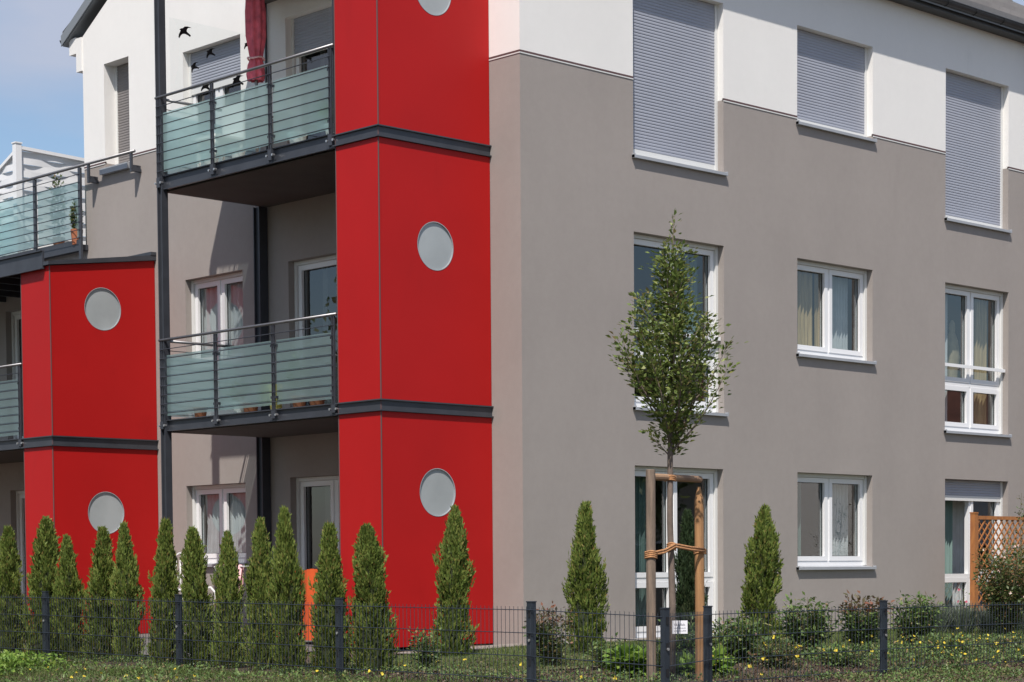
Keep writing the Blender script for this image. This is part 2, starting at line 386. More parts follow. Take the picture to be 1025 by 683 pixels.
# street behind the photographer's side, outside the fence
tag(sheet('street', [(-60, -24), (60, -24), (60, -10.5), (-60, -10.5)], .015, 'asphalt', 2.0), kind='structure')
M['kerb'] = mat('kerb_stone', (.32, .31, .3), .85, var=.15, vscale=10, bump=.4)
kb = MB(); 
for i in range(-60, 60): kb.box(i+.005, i+.995, -10.5, -10.35, gz(i, -10.5)-.1, gz(i, -10.5)+.13)
tag(kb.build('kerb', 'kerb'), kind='structure')

# ------------------------------------------------------------------ apartment building
B = thing('apartment_building', (0, 0, -.88), 'three storey grey and white apartment building with red towers and steel balconies', 'building')
def XR(u, v, z): return (u, -v, z)      # street facade: u along x, v outwards
def XL(u, v, z): return (-v, u, z)      # gable facade: u along y, v outwards
SPL = 5.83
def wall_mesh(xf, u0, u1, z0, z1, ops, th=.32, split=SPL):
    lo, hi = MB(xf), MB(xf)
    us = sorted({u0, u1, *[o[0] for o in ops], *[o[1] for o in ops]}); zs = sorted({z0, z1, split, *[o[2] for o in ops], *[o[3] for o in ops]})
    zs = [z for z in zs if z0 <= z <= z1]
    for i in range(len(us)-1):
        for j in range(len(zs)-1):
            cu, cz = (us[i]+us[i+1])/2, (zs[j]+zs[j+1])/2
            if any(o[0] < cu < o[1] and o[2] < cz < o[3] for o in ops): continue
            m = lo if cz < split else hi
            for v in (0, -th): m.quad((us[i], v, zs[j]), (us[i+1], v, zs[j]), (us[i+1], v, zs[j+1]), (us[i], v, zs[j+1]))
    for o in ops:
        a, b, c, d = o
        for z_lo, z_hi, m in ((c, min(d, split), lo), (max(c, split), d, hi)):
            if z_hi <= z_lo: continue
            for u in (a, b): m.quad((u, 0, z_lo), (u, -th, z_lo), (u, -th, z_hi), (u, 0, z_hi))
        (lo if c < split else hi).quad((a, 0, c), (b, 0, c), (b, -th, c), (a, -th, c))
        (lo if d <= split else hi).quad((a, 0, d), (b, 0, d), (b, -th, d), (a, -th, d))
    return lo, hi
OR = [(1.888, 3.556, 4.92, 7.02), (5.04, 6.69, 5.77, 7.02), (8.42, 10.04, 4.91, 7.02),
      (1.888, 3.556, 1.92, 4.02), (5.04, 6.69, 2.77, 4.02), (8.42, 10.06, 1.91, 4.015),
      (1.888, 3.535, -.875, 1.226), (5.04, 6.69, -.02, 1.23), (8.43, 10.07, -.875, 1.23)]
OL = [(5.25, 6.555, 5.77, 7.03), (2.3, 4.287, 4.92, 7.05), (5.27, 6.575, 2.75, 3.965), (2.1, 4.287, 1.93, 3.96),
      (5.27, 6.622, .08, 1.16), (2.8, 4.302, -.86, 1.19), (7.87, 8.50, 5.75, 7.225)]
EX, EY, ZE = 14.0, 9.05, 7.71
lo, hi = wall_mesh(XR, 0, EX, -1.3, ZE, OR)
l2, h2 = wall_mesh(XL, 0, EY, -1.3, ZE, OL)
def fold(a, b):
    n = len(a.v); a.v += b.v; a.f += [tuple(i+n for i in q) for q in b.f]
fold(lo, l2); fold(hi, h2)
lo.xf = hi.xf = lambda u, v, z: (u, v, z)
# far sides
for m_, z0, z1 in ((lo, -1.3, SPL), (hi, SPL, ZE)):
    m_.quad((EX, 0, z0), (EX, EY, z0), (EX, EY, z1), (EX, 0, z1))
for m_, z0, z1 in ((lo, 4.7, SPL), (hi, SPL, ZE)):
    m_.quad((0, EY, z0), (EX, EY, z0), (EX, EY, z1), (0, EY, z1))
# gable triangle, with the ridge along x
PIT = .587; YR = EY/2; ZR = ZE+PIT*YR
for x in (0, EX): hi.poly([(x, 0, ZE), (x, EY, ZE), (x, YR, ZR)])
# lower wing behind its own gable wall, terrace on top
OW = [(10.3, 11.34, 1.93, 3.99), (10.2, 11.3, -.86, 1.25)]
lw, hw = wall_mesh(XL, EY, 16, -1.3, 4.72, OW)
fold(lo, lw)
lo.quad((0, 16, -1.3), (EX, 16, -1.3), (EX, 16, 4.72), (0, 16, 4.72)); lo.quad((EX, EY, -1.3), (EX, 16, -1.3), (EX, 16, 4.72), (EX, EY, 4.72))
lo.quad((0, EY, 4.72), (EX, EY, 4.72), (EX, 16, 4.72), (0, 16, 4.72))
lo.build('wall', 'grey', B)
hi.box(-.02, .4, EY, EY+.14, 7.23, ZE).box(-.02, .4, EY+.14, EY+.32, 7.50, ZE+.02)      # stepped cornice at the far eave
hi.build('upper_wall', 'white', B)
# thin dark strip and pale bead where white meets grey
tr, td = [], []
segR = [(0, 1.888), (3.556, 5.04), (6.69, 8.42), (10.04, EX)]
for a, b in segR: tr += [(a-.007 if a == 0 else a, b, -.007, .02, SPL-.016, SPL-.003)]; td += [(a-.004 if a == 0 else a, b, -.004, .02, SPL, SPL+.022)]
for a, b in ((.02, 2.3), (4.287, 5.25), (6.555, 7.87), (8.50, EY)): tr += [(-.007, .02, a, b, SPL-.016, SPL-.003)]; td += [(-.004, .02, a, b, SPL, SPL+.022)]
for q in tr: MB().box(*q).build('bead_strip', 'shutterbar', B)
for q in td: MB().box(*q).build('dark_strip', 'joint', B)
# inner rooms: floor slabs and partitions
inn = MB()
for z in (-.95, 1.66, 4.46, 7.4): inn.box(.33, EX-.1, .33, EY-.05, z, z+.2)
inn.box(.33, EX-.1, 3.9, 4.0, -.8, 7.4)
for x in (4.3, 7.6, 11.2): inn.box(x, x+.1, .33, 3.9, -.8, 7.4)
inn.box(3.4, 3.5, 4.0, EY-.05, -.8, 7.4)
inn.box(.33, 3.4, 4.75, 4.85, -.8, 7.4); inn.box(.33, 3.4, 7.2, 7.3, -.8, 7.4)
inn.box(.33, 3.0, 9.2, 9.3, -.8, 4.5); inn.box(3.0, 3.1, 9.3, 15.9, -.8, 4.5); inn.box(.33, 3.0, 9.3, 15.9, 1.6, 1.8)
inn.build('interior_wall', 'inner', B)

# ---- roof
rf = MB()
def roof_pt(side, s, dz=0):       # s = horizontal distance from eave edge
    y = -.26+s; z = ZE+.10+PIT*s
    return (y if side == 0 else EY-y, z+dz)
span = YR+.26; nrow = 7; dx0, dx1 = -.07, EX+.07
for side in (0, 1):
    for k in range(nrow):
        s0, s1 = span*k/nrow, span*(k+1)/nrow
        if side == 1 and k == 0: s0 = -.16
        y0, z0 = roof_pt(side, s0, .135); y1, z1 = roof_pt(side, s1+.03, .045); yb, zb = roof_pt(side, s0, .03)
        nn = 47; 
        for c in range(nn):
            xa = dx0+(dx1-dx0)*c/nn; xb = dx0+(dx1-dx0)*(c+1)/nn-.002
            j = random.uniform(-.0015, .0015)
            rf.quad((xa, y0, z0+j), (xb, y0, z0+j), (xb, y1, z1), (xa, y1, z1))
            rf.quad((xa, y0, z0+j), (xb, y0, z0+j), (xb, yb+(.03 if side == 0 else -.03), zb), (xa, yb+(.03 if side == 0 else -.03), zb))
roof = rf.build('roof', 'rooftile', B, fix=False)
rd = MB()
for side in (0, 1):
    ya, za = roof_pt(side, -.15*side, .02); yb, zb = roof_pt(side, span, .02)
    n0 = len(rd.v)
    rd.v += [(x, y, z+d) for x in (dx0, dx1) for (y, z) in ((ya, za), (yb, zb)) for d in (0, -.10)]
    rd.f += [tuple(n0+i for i in q) for q in ((0, 2, 6, 4), (1, 5, 7, 3), (0, 4, 5, 1), (2, 3, 7, 6), (0, 1, 3, 2), (4, 6, 7, 5))]
rd.build('roof_deck', 'verge', roof)
for x in (dx0-.02, dx1):
    for side in (0, 1):
        rv = MB()
        ya, za = roof_pt(side, -.02-.15*side, .085); yb, zb = roof_pt(side, span, .09); n0 = len(rv.v)
        rv.v += [(xx, y, z+d) for xx in (x, x+.02) for (y, z) in ((ya, za), (yb, zb)) for d in (0, -.15)]
        rv.f += [tuple(n0+i for i in q) for q in ((0, 2, 6, 4), (1, 5, 7, 3), (0, 4, 5, 1), (2, 3, 7, 6), (0, 1, 3, 2), (4, 6, 7, 5))]
        rv.build('verge_board', 'verge', roof)
rr = MB(); rr.tube([(dx0, YR, ZR+.21), (dx1, YR, ZR+.21)], .09, 10); rr.build('ridge_tile', 'rooftile', roof, smooth=True)
def half_gutter(mb, y, z, r, x0, x1, sgn=1):
    pts = [(y+math.cos(t)*r, z+math.sin(t)*r) for t in [math.pi+math.pi*i/10 for i in range(11)]]
    for (a, b), (c, d) in zip(pts, pts[1:]): mb.quad((x0, a, b), (x1, a, b), (x1, c, d), (x0, c, d))
    mb.tube([(x0, y-r*sgn, z), (x1, y-r*sgn, z)], .011, 6)
gt = MB(); half_gutter(gt, EY+.43, ZE+.03, .06, dx0, dx1, -1); gt.build('gutter', 'gutter', roof, smooth=True)
gt = MB(); half_gutter(gt, -.265, ZE+.115, .07, dx0, dx1)
for i in range(20):
    x = .3+i*.7; pts = [(x, -.265+math.cos(t)*.075, ZE+.115+math.sin(t)*.075) for t in [math.pi+math.pi*k/8 for k in range(9)]]; gt.tube(pts, .006, 4)
gt.build('gutter', 'gutter', roof, smooth=True)
sf = MB(); sf.box(0, EX, -.19, -.002, ZE-.005, ZE+.03); sf.box(0, EX, -.205, -.19, ZE-.01, ZE+.09); sf.build('soffit', 'gutter', roof)
dp = MB(); dp.tube([(10.62, -.265, ZE+.05), (10.62, -.2, ZE-.12), (10.62, -.075, ZE-.3), (10.62, -.075, -.88)], .04, 12)
for z in (6.9, 5.0, 4.0, 2.2, .3):
    dp.tube([(10.62, -.075, z-.02), (10.62, -.075, z+.02)], .052, 12)
dp.build('downpipe', 'gutter', B, smooth=True)

# ---- windows
def window(xf, u0, u1, z0, z1, rec=.13, cols=2, transom=None, shutter=0.0, guard=False, sill=True, open_sash=False, div=None, near=-1, label=None, smat='shutter'):
    """outer frame mesh is the part; sashes, panes, sill, shutter are its sub-parts. rec = recess of the frame face"""
    fr = MB(xf); v1, v0 = -rec, -rec-.075; e = .055
    fr.box(u0, u1, v0, v1, z0, z0+.085).box(u0, u1, v0, v1, z1-e, z1).box(u0, u0+e, v0, v1, z0+.085, z1-e).box(u1-e, u1, v0, v1, z0+.085, z1-e)
    cuts = [u0+e]+([div] if div else [u0+(u1-u0)*k/cols for k in range(1, cols)])+[u1-e]
    zt = [(z0+.085, z1-e)]
    if transom:
        fr.box(u0+e, u1-e, v0, v1, transom-.03, transom+.03); zt = [(z0+.085, transom-.03), (transom+.03, z1-e)]
    for c in cuts[1:-1]: fr.box(c-.02, c+.02, v0+.002, v1-.004, z0+.086, z1-e-.001)
    fo = fr.build('window', 'pvc', B)
    if label: fo['label'] = label
    sv1, sv0 = v1-.012, v1-.07
    for zi, (za, zb) in enumerate(zt):
        for ci in range(len(cuts)-1):
            a = cuts[ci]+(.021 if ci else .002); b = cuts[ci+1]-(.021 if ci < len(cuts)-2 else .002); s_ = .062
            za2, zb2 = za+.002, zb-.002
            sm, pm = MB(xf), MB(xf)
            tilt = open_sash and zi == len(zt)-1 and ci == 0
            if tilt:      # swung inwards about its hinge on the low-u side
                th = R(-55)
                def txf(u, v, z, a=a): du, dv = u-a, v-sv1; return xf(a+du*math.cos(th)-dv*math.sin(th), sv1+du*math.sin(th)+dv*math.cos(th), z)
                sm.xf = txf; pm.xf = txf
            sm.box(a, b, sv0, sv1+.02, za2, za2+s_).box(a, b, sv0, sv1+.02, zb2-s_, zb2).box(a, a+s_, sv0, sv1+.02, za2+s_, zb2-s_).box(b-s_, b, sv0, sv1+.02, za2+s_, zb2-s_)
            sm.build('sash', 'pvc', fo)
            gm = MB(xf); gs = .006
            p0, p1, p2, p3, pv = a+s_-.002, b-s_+.002, za2+s_-.002, zb2-s_+.002, sv0+.026; pm.quad((p0, pv, p2), (p1, pv, p2), (p1, pv, p3), (p0, pv, p3)); pm.build('pane', 'glass', fo)
            # black seals round the pane
            gm.xf = sm.xf
            q0, q1, w0, w1 = a+s_, b-s_, za2+s_, zb2-s_
            gm.box(q0, q1, sv0+.029, sv0+.04, w0, w0+gs).box(q0, q1, sv0+.029, sv0+.04, w1-gs, w1).box(q0, q0+gs, sv0+.029, sv0+.04, w0+gs, w1-gs).box(q1-gs, q1, sv0+.029, sv0+.04, w0+gs, w1-gs)
            gm.build('seal', 'black', fo)
    if sill:
        sm = MB(xf); q = .03
        n0 = len(sm.v); A = [(u0-q, .045, z0-.035), (u1+q, .045, z0-.035), (u1+q, .045, z0-.002), (u0-q, .045, z0-.002), (u0-q, 0.002, z0+.004), (u1+q, 0.002, z0+.004)]
        sm.box(u0-q, u1+q, .002, .048, z0-.032, z0+.003); sm.box(u0-q, u0-q+.015, .003, .05, z0-.034, z0+.018); sm.box(u1+q-.015, u1+q, .003, .05, z0-.034, z0+.018)
        sm.quad((u0+.001, .002, z0+.004), (u1-.001, .002, z0+.004), (u1-.001, v1, z0+.022), (u0+.001, v1, z0+.022))
        sm.build('sill', 'sill', fo)
    # guide rails and shutter
    for ga, gb_ in ((u0+.002, u0+.045), (u1-.045, u1-.002)): MB(xf).box(ga, gb_, v1+.002, v1+.036, z0+.024, z1-.002).build('shutter_guide', 'shutterbar', fo)
    if shutter > 0:
        zb = z1-(z1-z0-.03)*shutter; sh = MB(xf); p = .0375; z = z1-.004; a, b = u0+.046, u1-.046
        while z-p > zb+.045:
            sh.quad((a, v1+.019, z), (b, v1+.019, z), (b, v1+.024, z-p*.22), (a, v1+.024, z-p*.22))
            sh.quad((a, v1+.024, z-p*.22), (b, v1+.024, z-p*.22), (b, v1+.024, z-p*.70), (a, v1+.024, z-p*.70))
            sh.quad((a, v1+.024, z-p*.70), (b, v1+.024, z-p*.70), (b, v1+.0185, z-p*.94), (a, v1+.0185, z-p*.94))
            sh.quad((a, v1+.0185, z-p*.94), (b, v1+.0185, z-p*.94), (b, v1+.019, z-p), (a, v1+.019, z-p)); z -= p
        so_ = sh.build('roller_shutter', smat, fo, fix=False)
        bb = MB(xf).box(a, b, v1+.008, v1+.026, zb, z); bb.build('end_bar', 'shutterbar', fo)
    else:
        MB(xf).box(u0+.046, u1-.046, v1+.004, v1+.030, z1-.05, z1-.003).build('end_bar', 'shutterbar', fo)
    if guard:
        gm = MB(xf); zg = guard
        gm.box(u0+.01, u1-.01, v1+.055, v1+.085, zg, zg+.045)
        for u in (u0+.012, u1-.04): gm.box(u, u+.028, v1+.037, v1+.055, zg-.01, zg+.055)
        gm.build('guard_rail', 'pvc', fo)
    return fo
a = OR
window(XR, *a[0], shutter=1.0); window(XR, *a[1], shutter=1.0); window(XR, *a[2], shutter=1.0)
window(XR, *a[3], transom=2.62, guard=2.84); window(XR, *a[4]); window(XR, *a[5], transom=2.61, guard=2.84)
window(XR, *a[6], transom=-.16); window(XR, *a[7])
window(XR, *a[8], transom=-.16, shutter=.145, open_sash=True, label='French window with the shutter a hand down and one sash swung in')
b = OL
window(XL, *b[0], shutter=.46, sill=False); window(XL, *b[1], shutter=.24, sill=False); window(XL, *b[2], sill=False); window(XL, *b[3], div=3.2, sill=False)
window(XL, *b[4]); window(XL, *b[5], div=3.55, sill=False)
window(XL, *b[6], cols=1, shutter=1.0, rec=.22, sill=False, smat='shutterdark')
window(XL, *OW[0]); window(XL, *OW[1], sill=False)
# sheet metal tray below the narrow window
MB(XL).box(7.84, 8.55, .0025, .07, 5.66, 5.745).build('window_tray', 'sill', B)

# ---- red towers
def hole_panel(mb, O, U, W, H, cu, cz, r, N_, th=.03, seg=48):
    """panel in the plane O+U*u, z up, with a round opening; N_ outwards"""
    def P(u, z, d=0): return (O[0]+U[0]*u+N_[0]*d, O[1]+U[1]*u+N_[1]*d, z)
    z0, z1 = H
    ring, sq = [], []
    for k in range(seg):
        t = 2*math.pi*k/seg; c, s = math.cos(t), math.sin(t); ring.append((cu+r*c, cz+r*s))
        kx = ((W-cu) if c > 0 else cu)/abs(c) if abs(c) > 1e-9 else 1e9; kz = ((z1-cz) if s > 0 else (cz-z0))/abs(s) if abs(s) > 1e-9 else 1e9
        k_ = min(kx, kz); sq.append((cu+c*k_, cz+s*k_))
    cor = [(W, z1), (0, z1), (0, z0), (W, z0)]
    for k in range(seg):
        a, b, c, d = ring[k], ring[(k+1) % seg], sq[(k+1) % seg], sq[k]
        mb.quad(P(*a), P(*d), P(*c), P(*b))
        for q in cor:      # fill in the corner the ray fan skips
            on = lambda p, e: abs(p[0]-e[0]) < 1e-6 or abs(p[1]-e[1]) < 1e-6
            if on(d, q) and on(c, q) and abs(d[0]-c[0]) > 1e-6 and abs(d[1]-c[1]) > 1e-6: mb.poly([P(*d), P(*q), P(*c)])
        mb.quad(P(*a), P(*b), P(*b, -th), P(*a, -th))
def tower(plan, levels, hole_side, hole_u, holes, r, topz=None, slope=False):
    t = MB()
    ins = .035
    # inner carcass
    cx = sum(p[0] for p in plan)/len(plan); cyy = sum(p[1] for p in plan)/len(plan)
    small = [(cx+(p[0]-cx)*.93, cyy+(p[1]-cyy)*.93) for p in plan]
    zt0, zt1 = levels[0][0], levels[-1][1]
    t.prism(small, zt0, zt1-.02)
    to = t.build('red_tower', 'joint', B)
    k = len(plan)
    for li, (z0, z1) in enumerate(levels):
        last = li == len(levels)-1
        for s in range(k-1):
            p, q = Vector(plan[s]), Vector(plan[s+1]); U = (q-p); Wd = U.length; U.normalize(); N_ = Vector((U.y, -U.x))
            if N_.dot(Vector((cx, cyy))-p) > 0: N_ = -N_
            g_ = .006
            O = p+U*g_; W2 = Wd-2*g_
            pm = MB()
            if s == hole_side and holes[li] is not None:
                hole_panel(pm, O, U, W2, (z0+.004, z1-.004), hole_u, holes[li], r, N_)
                if topz and last:   # wedge up to the sloping coping
                    pm.poly([(O.x, O.y, z1-.004), (O.x+U.x*W2, O.y+U.y*W2, z1-.004), (O.x, O.y, topz)])
                C = O+U*hole_u-N_*.014; dm = MB(); pts = []
                for j in range(48):
                    tt = 2*math.pi*j/48; pts.append((C.x+U.x*math.cos(tt)*(r+.01), C.y+U.y*math.cos(tt)*(r+.01), holes[li]+math.sin(tt)*(r+.01)))
                dm.poly(pts); dm.poly([(x-N_.x*.01, y-N_.y*.01, z) for x, y, z in pts]); dm.build('porthole', 'porthole', to, fix=False)
                rm = MB()
                for j in range(48):
                    t0, t1 = 2*math.pi*j/48, 2*math.pi*(j+1)/48; Q = O+U*hole_u
                    f_ = lambda tt, rr_, d: (Q.x+U.x*math.cos(tt)*rr_+N_.x*d, Q.y+U.y*math.cos(tt)*rr_+N_.y*d, holes[li]+math.sin(tt)*rr_)
                    rm.quad(f_(t0, r, .003), f_(t1, r, .003), f_(t1, r-.008, .003), f_(t0, r-.008, .003)); rm.quad(f_(t0, r-.008, .003), f_(t1, r-.008, .003), f_(t1, r-.008, -.013), f_(t0, r-.008, -.013))
                rm.build('porthole_rim', 'sill', to)
            else:
                a_, b_ = O, O+U*W2; n0 = len(pm.v)
                pm.prism([(a_.x, a_.y), (b_.x, b_.y), (b_.x-N_.x*.02, b_.y-N_.y*.02), (a_.x-N_.x*.02, a_.y-N_.y*.02)], z0+.004, z1-.004)
            pm.build('red_panel', 'red', to, fix=not (s == hole_side and holes[li] is not None))
        # corner profiles
    for s in range(1, k-1):
        p = plan[s]; cp = MB(); cp.tube([(p[0]+.002, p[1]+.002, zt0), (p[0]+.002, p[1]+.002, zt1)], .008, 8); cp.build('corner_profile', 'joint', to)
    # steel channel bands between storeys
    for (z0, z1), (z2, z3) in zip(levels, levels[1:]):
        bm_ = MB()
        def ring(off, za, zb):
            pl = []
            for i_, p in enumerate(plan):
                d = Vector((0, 0)); p = Vector(p)
                for (q, w_) in ((plan[i_-1] if i_ else None, 0), (plan[i_+1] if i_ < k-1 else None, 1)):
                    if q is None: continue
                    q = Vector(q); U = (q-p).normalized(); N_ = Vector((U.y, -U.x))
                    if N_.dot(Vector((cx, cyy))-p) > 0: N_ = -N_
                    d += N_
                pl.append((p.x+d.x*off, p.y+d.y*off))
            bm_.prism(pl, za, zb)
        ring(.004, z1+.014, z2-.014); ring(.028, z1, z1+.014); ring(.028, z2-.014, z2)
        bm_.build('steel_band', 'slate', to)
        cb = MB(); cb.box(plan[0][0]-.028, plan[0][0]+.0, plan[0][1]-.032, plan[0][1]-.029, z1, z2); 
    return to
tower([(0, .5), (-1.68, .5), (-1.68, 1.235), (-.02, 1.235)], [(-.875, 1.74), (1.87, 4.722), (4.85, 8.6)], 0, .85, [.86, 3.618, 6.447], .272)
t2 = tower([(0, 7.3), (-1.675, 7.3), (-1.675, 8.035), (-.02, 8.035)], [(-.875, 1.685), (1.82, 4.085)], 0, .85, [.797, 3.571], .29, topz=4.309, slope=True)
cp = MB(); cp.prism([(0, 7.262), (-1.715, 7.262), (-1.715, 8.07), (0, 8.07)], [4.312, 4.087, 4.087, 4.312], [4.385, 4.135, 4.135, 4.385]); cp.box(-.09, -.003, 7.255, 7.9, 4.376, 4.42); cp.build('coping', 'slate', t2)

# ---- balconies
def balcony(x0, y0, y1, zb, zt, zrail, posts, bars=8, slab=True, side=True, label=None):
    """plane x=x0 is the front; beams zb..zt"""
    bl = MB()
    bl.box(x0+.05, -.003, y0+.02, y1-.02, zb+.03, zt-.012)
    bo = bl.build('balcony', 'slab', B)
    if label: bo['label'] = label
    bm_ = MB()     # channel beams: web and two flanges
    def chan_y(x, sg, ya, yb):
        bm_.box(min(x, x+sg*.012), max(x, x+sg*.012), ya, yb, zb+.012, zt-.012)
        xa, xb = sorted((x-sg*.028, x+sg*.012)); bm_.box(xa, xb, ya, yb, zb, zb+.012).box(xa, xb, ya, yb, zt-.012, zt)
    def chan_x(y, sg, xa_, xb_):
        bm_.box(xa_, xb_, min(y, y+sg*.012), max(y, y+sg*.012), zb+.0122, zt-.0122)
        a_, b_ = sorted((y-sg*.028, y+sg*.012)); bm_.box(xa_, xb_, a_, b_, zb+.0006, zb+.0118).box(xa_, xb_, a_, b_, zt-.0118, zt-.0006)
    chan_y(x0, 1, y0, y1); bm_.build('front_beam', 'slate', bo)
    bm_ = MB(); chan_x(y1, -1, x0+.014, -.003); bm_.build('side_beam', 'slate', bo)
    bm_ = MB(); bm_.box(x0+.06, -.004, y0+.02, y1-.06, zb-.012, zb+.001).build('soffit_panel', 'slab', bo)
    # railing
    for i, y in enumerate(posts):
        pm = MB(); w_ = .022
        for s in (-1, 1): pm.box(x0-.055, x0-.03, y+s*.018-.006, y+s*.018+.006, zb+.02, zrail-.02)
        pm.box(x0-.06, x0-.0285, y-.035, y+.035, zb+.03, zt-.02)
        pm.build('railing_post', 'slate', bo)
        bt = MB()
        for s in (-1, 1):
            bt.tube([(x0-.068, y-.055*s, (zb+zt)/2), (x0-.029, y-.055*s, (zb+zt)/2)], .014, 8)
        bt.build('bolt', 'bolt', bo)
    hr = MB(); hr.tube([(x0-.043, posts[0]-.06, zrail), (x0-.043, posts[-1]+.05, zrail)], .017, 10)
    if side: hr.tube([(x0-.043, posts[-1]+.03, zrail-.001), (-.02, posts[-1]+.03, zrail-.001)], .018, 10)
    hr.build('handrail', 'steel', bo, smooth=True)
    for k in range(bars):
        z = zrail-.12-k*.113
        if z < zt+.04: break
        br = MB(); br.tube([(x0-.062, posts[0]-.02, z), (x0-.062, posts[-1]+.02, z)], .0055, 6)
        if side: br.tube([(x0-.05, posts[-1]+.03, z), (-.02, posts[-1]+.03, z)], .0055, 6)
        br.build('railing_bar', 'slate', bo)
    for ya, yb in zip(posts, posts[1:]):
        MB().quad((x0-.011, ya+.02, zt+.05), (x0-.011, yb-.02, zt+.05), (x0-.011, yb-.02, zrail-.19), (x0-.011, ya+.02, zrail-.19)).build('glass_panel', 'frost', bo)
        for z in (zt+.12, zrail-.27):
            for yy in (ya+.03, yb-.05): MB().box(x0-.05, x0-.004, yy, yy+.02, z, z+.03).build('glass_clamp', 'slate', bo)
    if side: MB().quad((x0+.05, posts[-1]+.024, zt+.05), (-.1, posts[-1]+.024, zt+.05), (-.1, posts[-1]+.024, zrail-.19), (x0+.05, posts[-1]+.024, zrail-.19)).build('glass_panel', 'frost', bo)
    return bo
P4 = [1.31, 2.42, 3.56, 4.69]
balcony(-1.645, 1.27, 4.76, 4.715, 4.885, 5.848, P4)
MB().box(-1.60, -.004, 1.3, 4.7, 4.878, 4.892).build('balcony_floor', 'paletile', B)  # unseen pale layer, added to bounce sun onto the shaded wall
balcony(-1.645, 1.27, 4.76, 1.735, 1.875, 2.865, P4)
balcony(-1.645, 8.06, 13.2, 1.685, 1.825, 2.828, [8.10, 9.3, 10.5, 11.7, 12.9], side=False)
# canopy over the top balcony, over the far balcony
cb = MB(); cb.box(-1.70, -.003, 1.25, 4.70, 7.30, 7.42); cb.build('canopy', 'slab', B)
c2 = MB(); c2.box(-1.72, -1.69, 7.40, 13.2, 4.045, 4.285).box(-1.75, -1.72, 7.40, 13.2, 4.04, 4.055).box(-1.75, -1.72, 7.40, 13.2, 4.275, 4.29).box(-1.69, -.004, 8.1, 13.2, 4.22, 4.25); c2.build('canopy', 'slate', B)
for i in range(8): MB().box(-1.68, -.01, 8.3+i*.6, 8.34+i*.6, 4.13, 4.22).build('canopy_rafter', 'slate', B)
for (x0, x1, y0, y1, z0, z1) in ((-1.695, -1.60, 4.63, 4.73, -.9, 7.3), (-.145, -.015, 4.70, 4.83, -.9, 4.7), (-1.66, -1.56, 1.26, 1.3, 4.9, 7.3), (-1.69, -1.59, 13.1, 13.2, -.9, 4.1)):
    c = MB(); t_ = .014
    c.box(x0, x1, y0, y0+t_, z0, z1).box(x0, x1, y1-t_, y1, z0, z1).box(x0+.03, x1-.03, y0+t_, y1-t_, z0, z1); c.build('column', 'slate', B)
MB().tube([(-.03, 4.66, 4.9), (-.03, 4.66, 7.3)], .018, 8).build('conduit', 'gutter', B)
# terrace balustrade
tb = MB(); tb.box(-.10, -.003, 8.98, 15.9, 4.65, 4.725).box(-.125, -.10, 8.98, 15.9, 4.64, 4.80); to = tb.build('terrace_edge', 'slate', B)
tp = [8.947, 10.18, 11.42, 12.66, 13.9]
for i, y in enumerate(tp):
    pm = MB(); pm.box(-.165, -.13, y-.028, y+.028, 4.42 if i else 4.38, 5.81); pm.build('railing_post', 'slate', to)
for y in (8.707, 7.615):      # short stub posts bracketed to the wall beside the narrow window
    pm = MB(); pm.box(-.165, -.135, y-.02, y+.02, 5.56, 5.82).box(-.135, -.004, y-.03, y+.03, 5.57, 5.61).box(-.135, -.004, y-.012, y+.012, 5.61, 5.66); pm.build('rail_bracket', 'slate', to)
MB().tube([(-.15, 7.53, 5.835), (-.15, 15.5, 5.835)], .021, 10).build('handrail', 'steel', to, smooth=True)
for k in range(9):
    z = 5.715-k*.113; MB().tube([(-.17, 8.93, z), (-.17, 15.5, z)], .0055, 6).build('railing_bar', 'slate', to)
for ya, yb in zip(tp, tp[1:]): MB().quad((-.119, ya+.03, 4.83), (-.119, yb-.03, 4.83), (-.119, yb-.03, 5.63), (-.119, ya+.03, 5.63)).build('glass_panel', 'frost', to)

# ------------------------------------------------------------------ curtains and things in the windows
def curtain(xf, u0, u1, v, z0, z1, m, label, folds=9, pinch=0):
    n_ = 60; g = MB(xf)
    zs_ = [z1, (z1+z0)/2, z0]
    for i in range(n_+1):
        t = i/n_
        for z, k in zip(zs_, (1, 1-pinch, 1-pinch*.4)):
            uu = (u0+u1)/2+(t-.5)*(u1-u0)*k
            g.v.append(xf(uu, v+.03*math.sin(t*folds*2*math.pi)+.012*math.sin(t*31), z))
    for i in range(n_):
        for j in range(2): a_ = i*3+j; g.f.append((a_, a_+3, a_+4, a_+1))
    o = g.build('curtain', m, smooth=True, fix=False)
    return tag(o, label, 'curtain')
curtain(XR, 5.12, 5.70, -.26, 2.6, 3.95, 'curtain_brown', 'brown curtain in the left half of the middle first floor window', 7)
curtain(XR, 5.74, 5.86, -.26, 2.6, 3.95, 'curtain_brown', 'narrow brown curtain fold beside the mullion of the middle first floor window', 3)
curtain(XR, 6.05, 6.62, -.36, 2.6, 3.95, 'curtain_white', 'pale net curtain in the right half of the middle first floor window', 9)
curtain(XR, 8.5, 8.95, -.32, 1.9, 3.95, 'curtain_white', 'white net curtain in the left half of the far right first floor window', 8)
curtain(XR, 9.65, 9.98, -.32, 1.9, 3.95, 'curtain_brown', 'brown curtain at the right edge of the far right first floor window', 4)
curtain(XR, 1.95, 2.6, -.34, -.85, 1.2, 'curtain_green', 'green grey curtain behind the tall ground floor window with the staked tree', 9)
curtain(XR, 5.12, 5.5, -.30, -.02, 1.2, 'curtain_green', 'green grey curtain at the left of the middle ground floor window', 5)
curtain(XR, 6.2, 6.62, -.36, -.1, 1.2, 'curtain_white', 'pale net curtain in the middle ground floor window', 6)
curtain(XR, 2.75, 3.45, -.34, 1.95, 4.0, 'curtain_green', 'grey green curtain behind the first floor window hidden by the tree crown', 9)
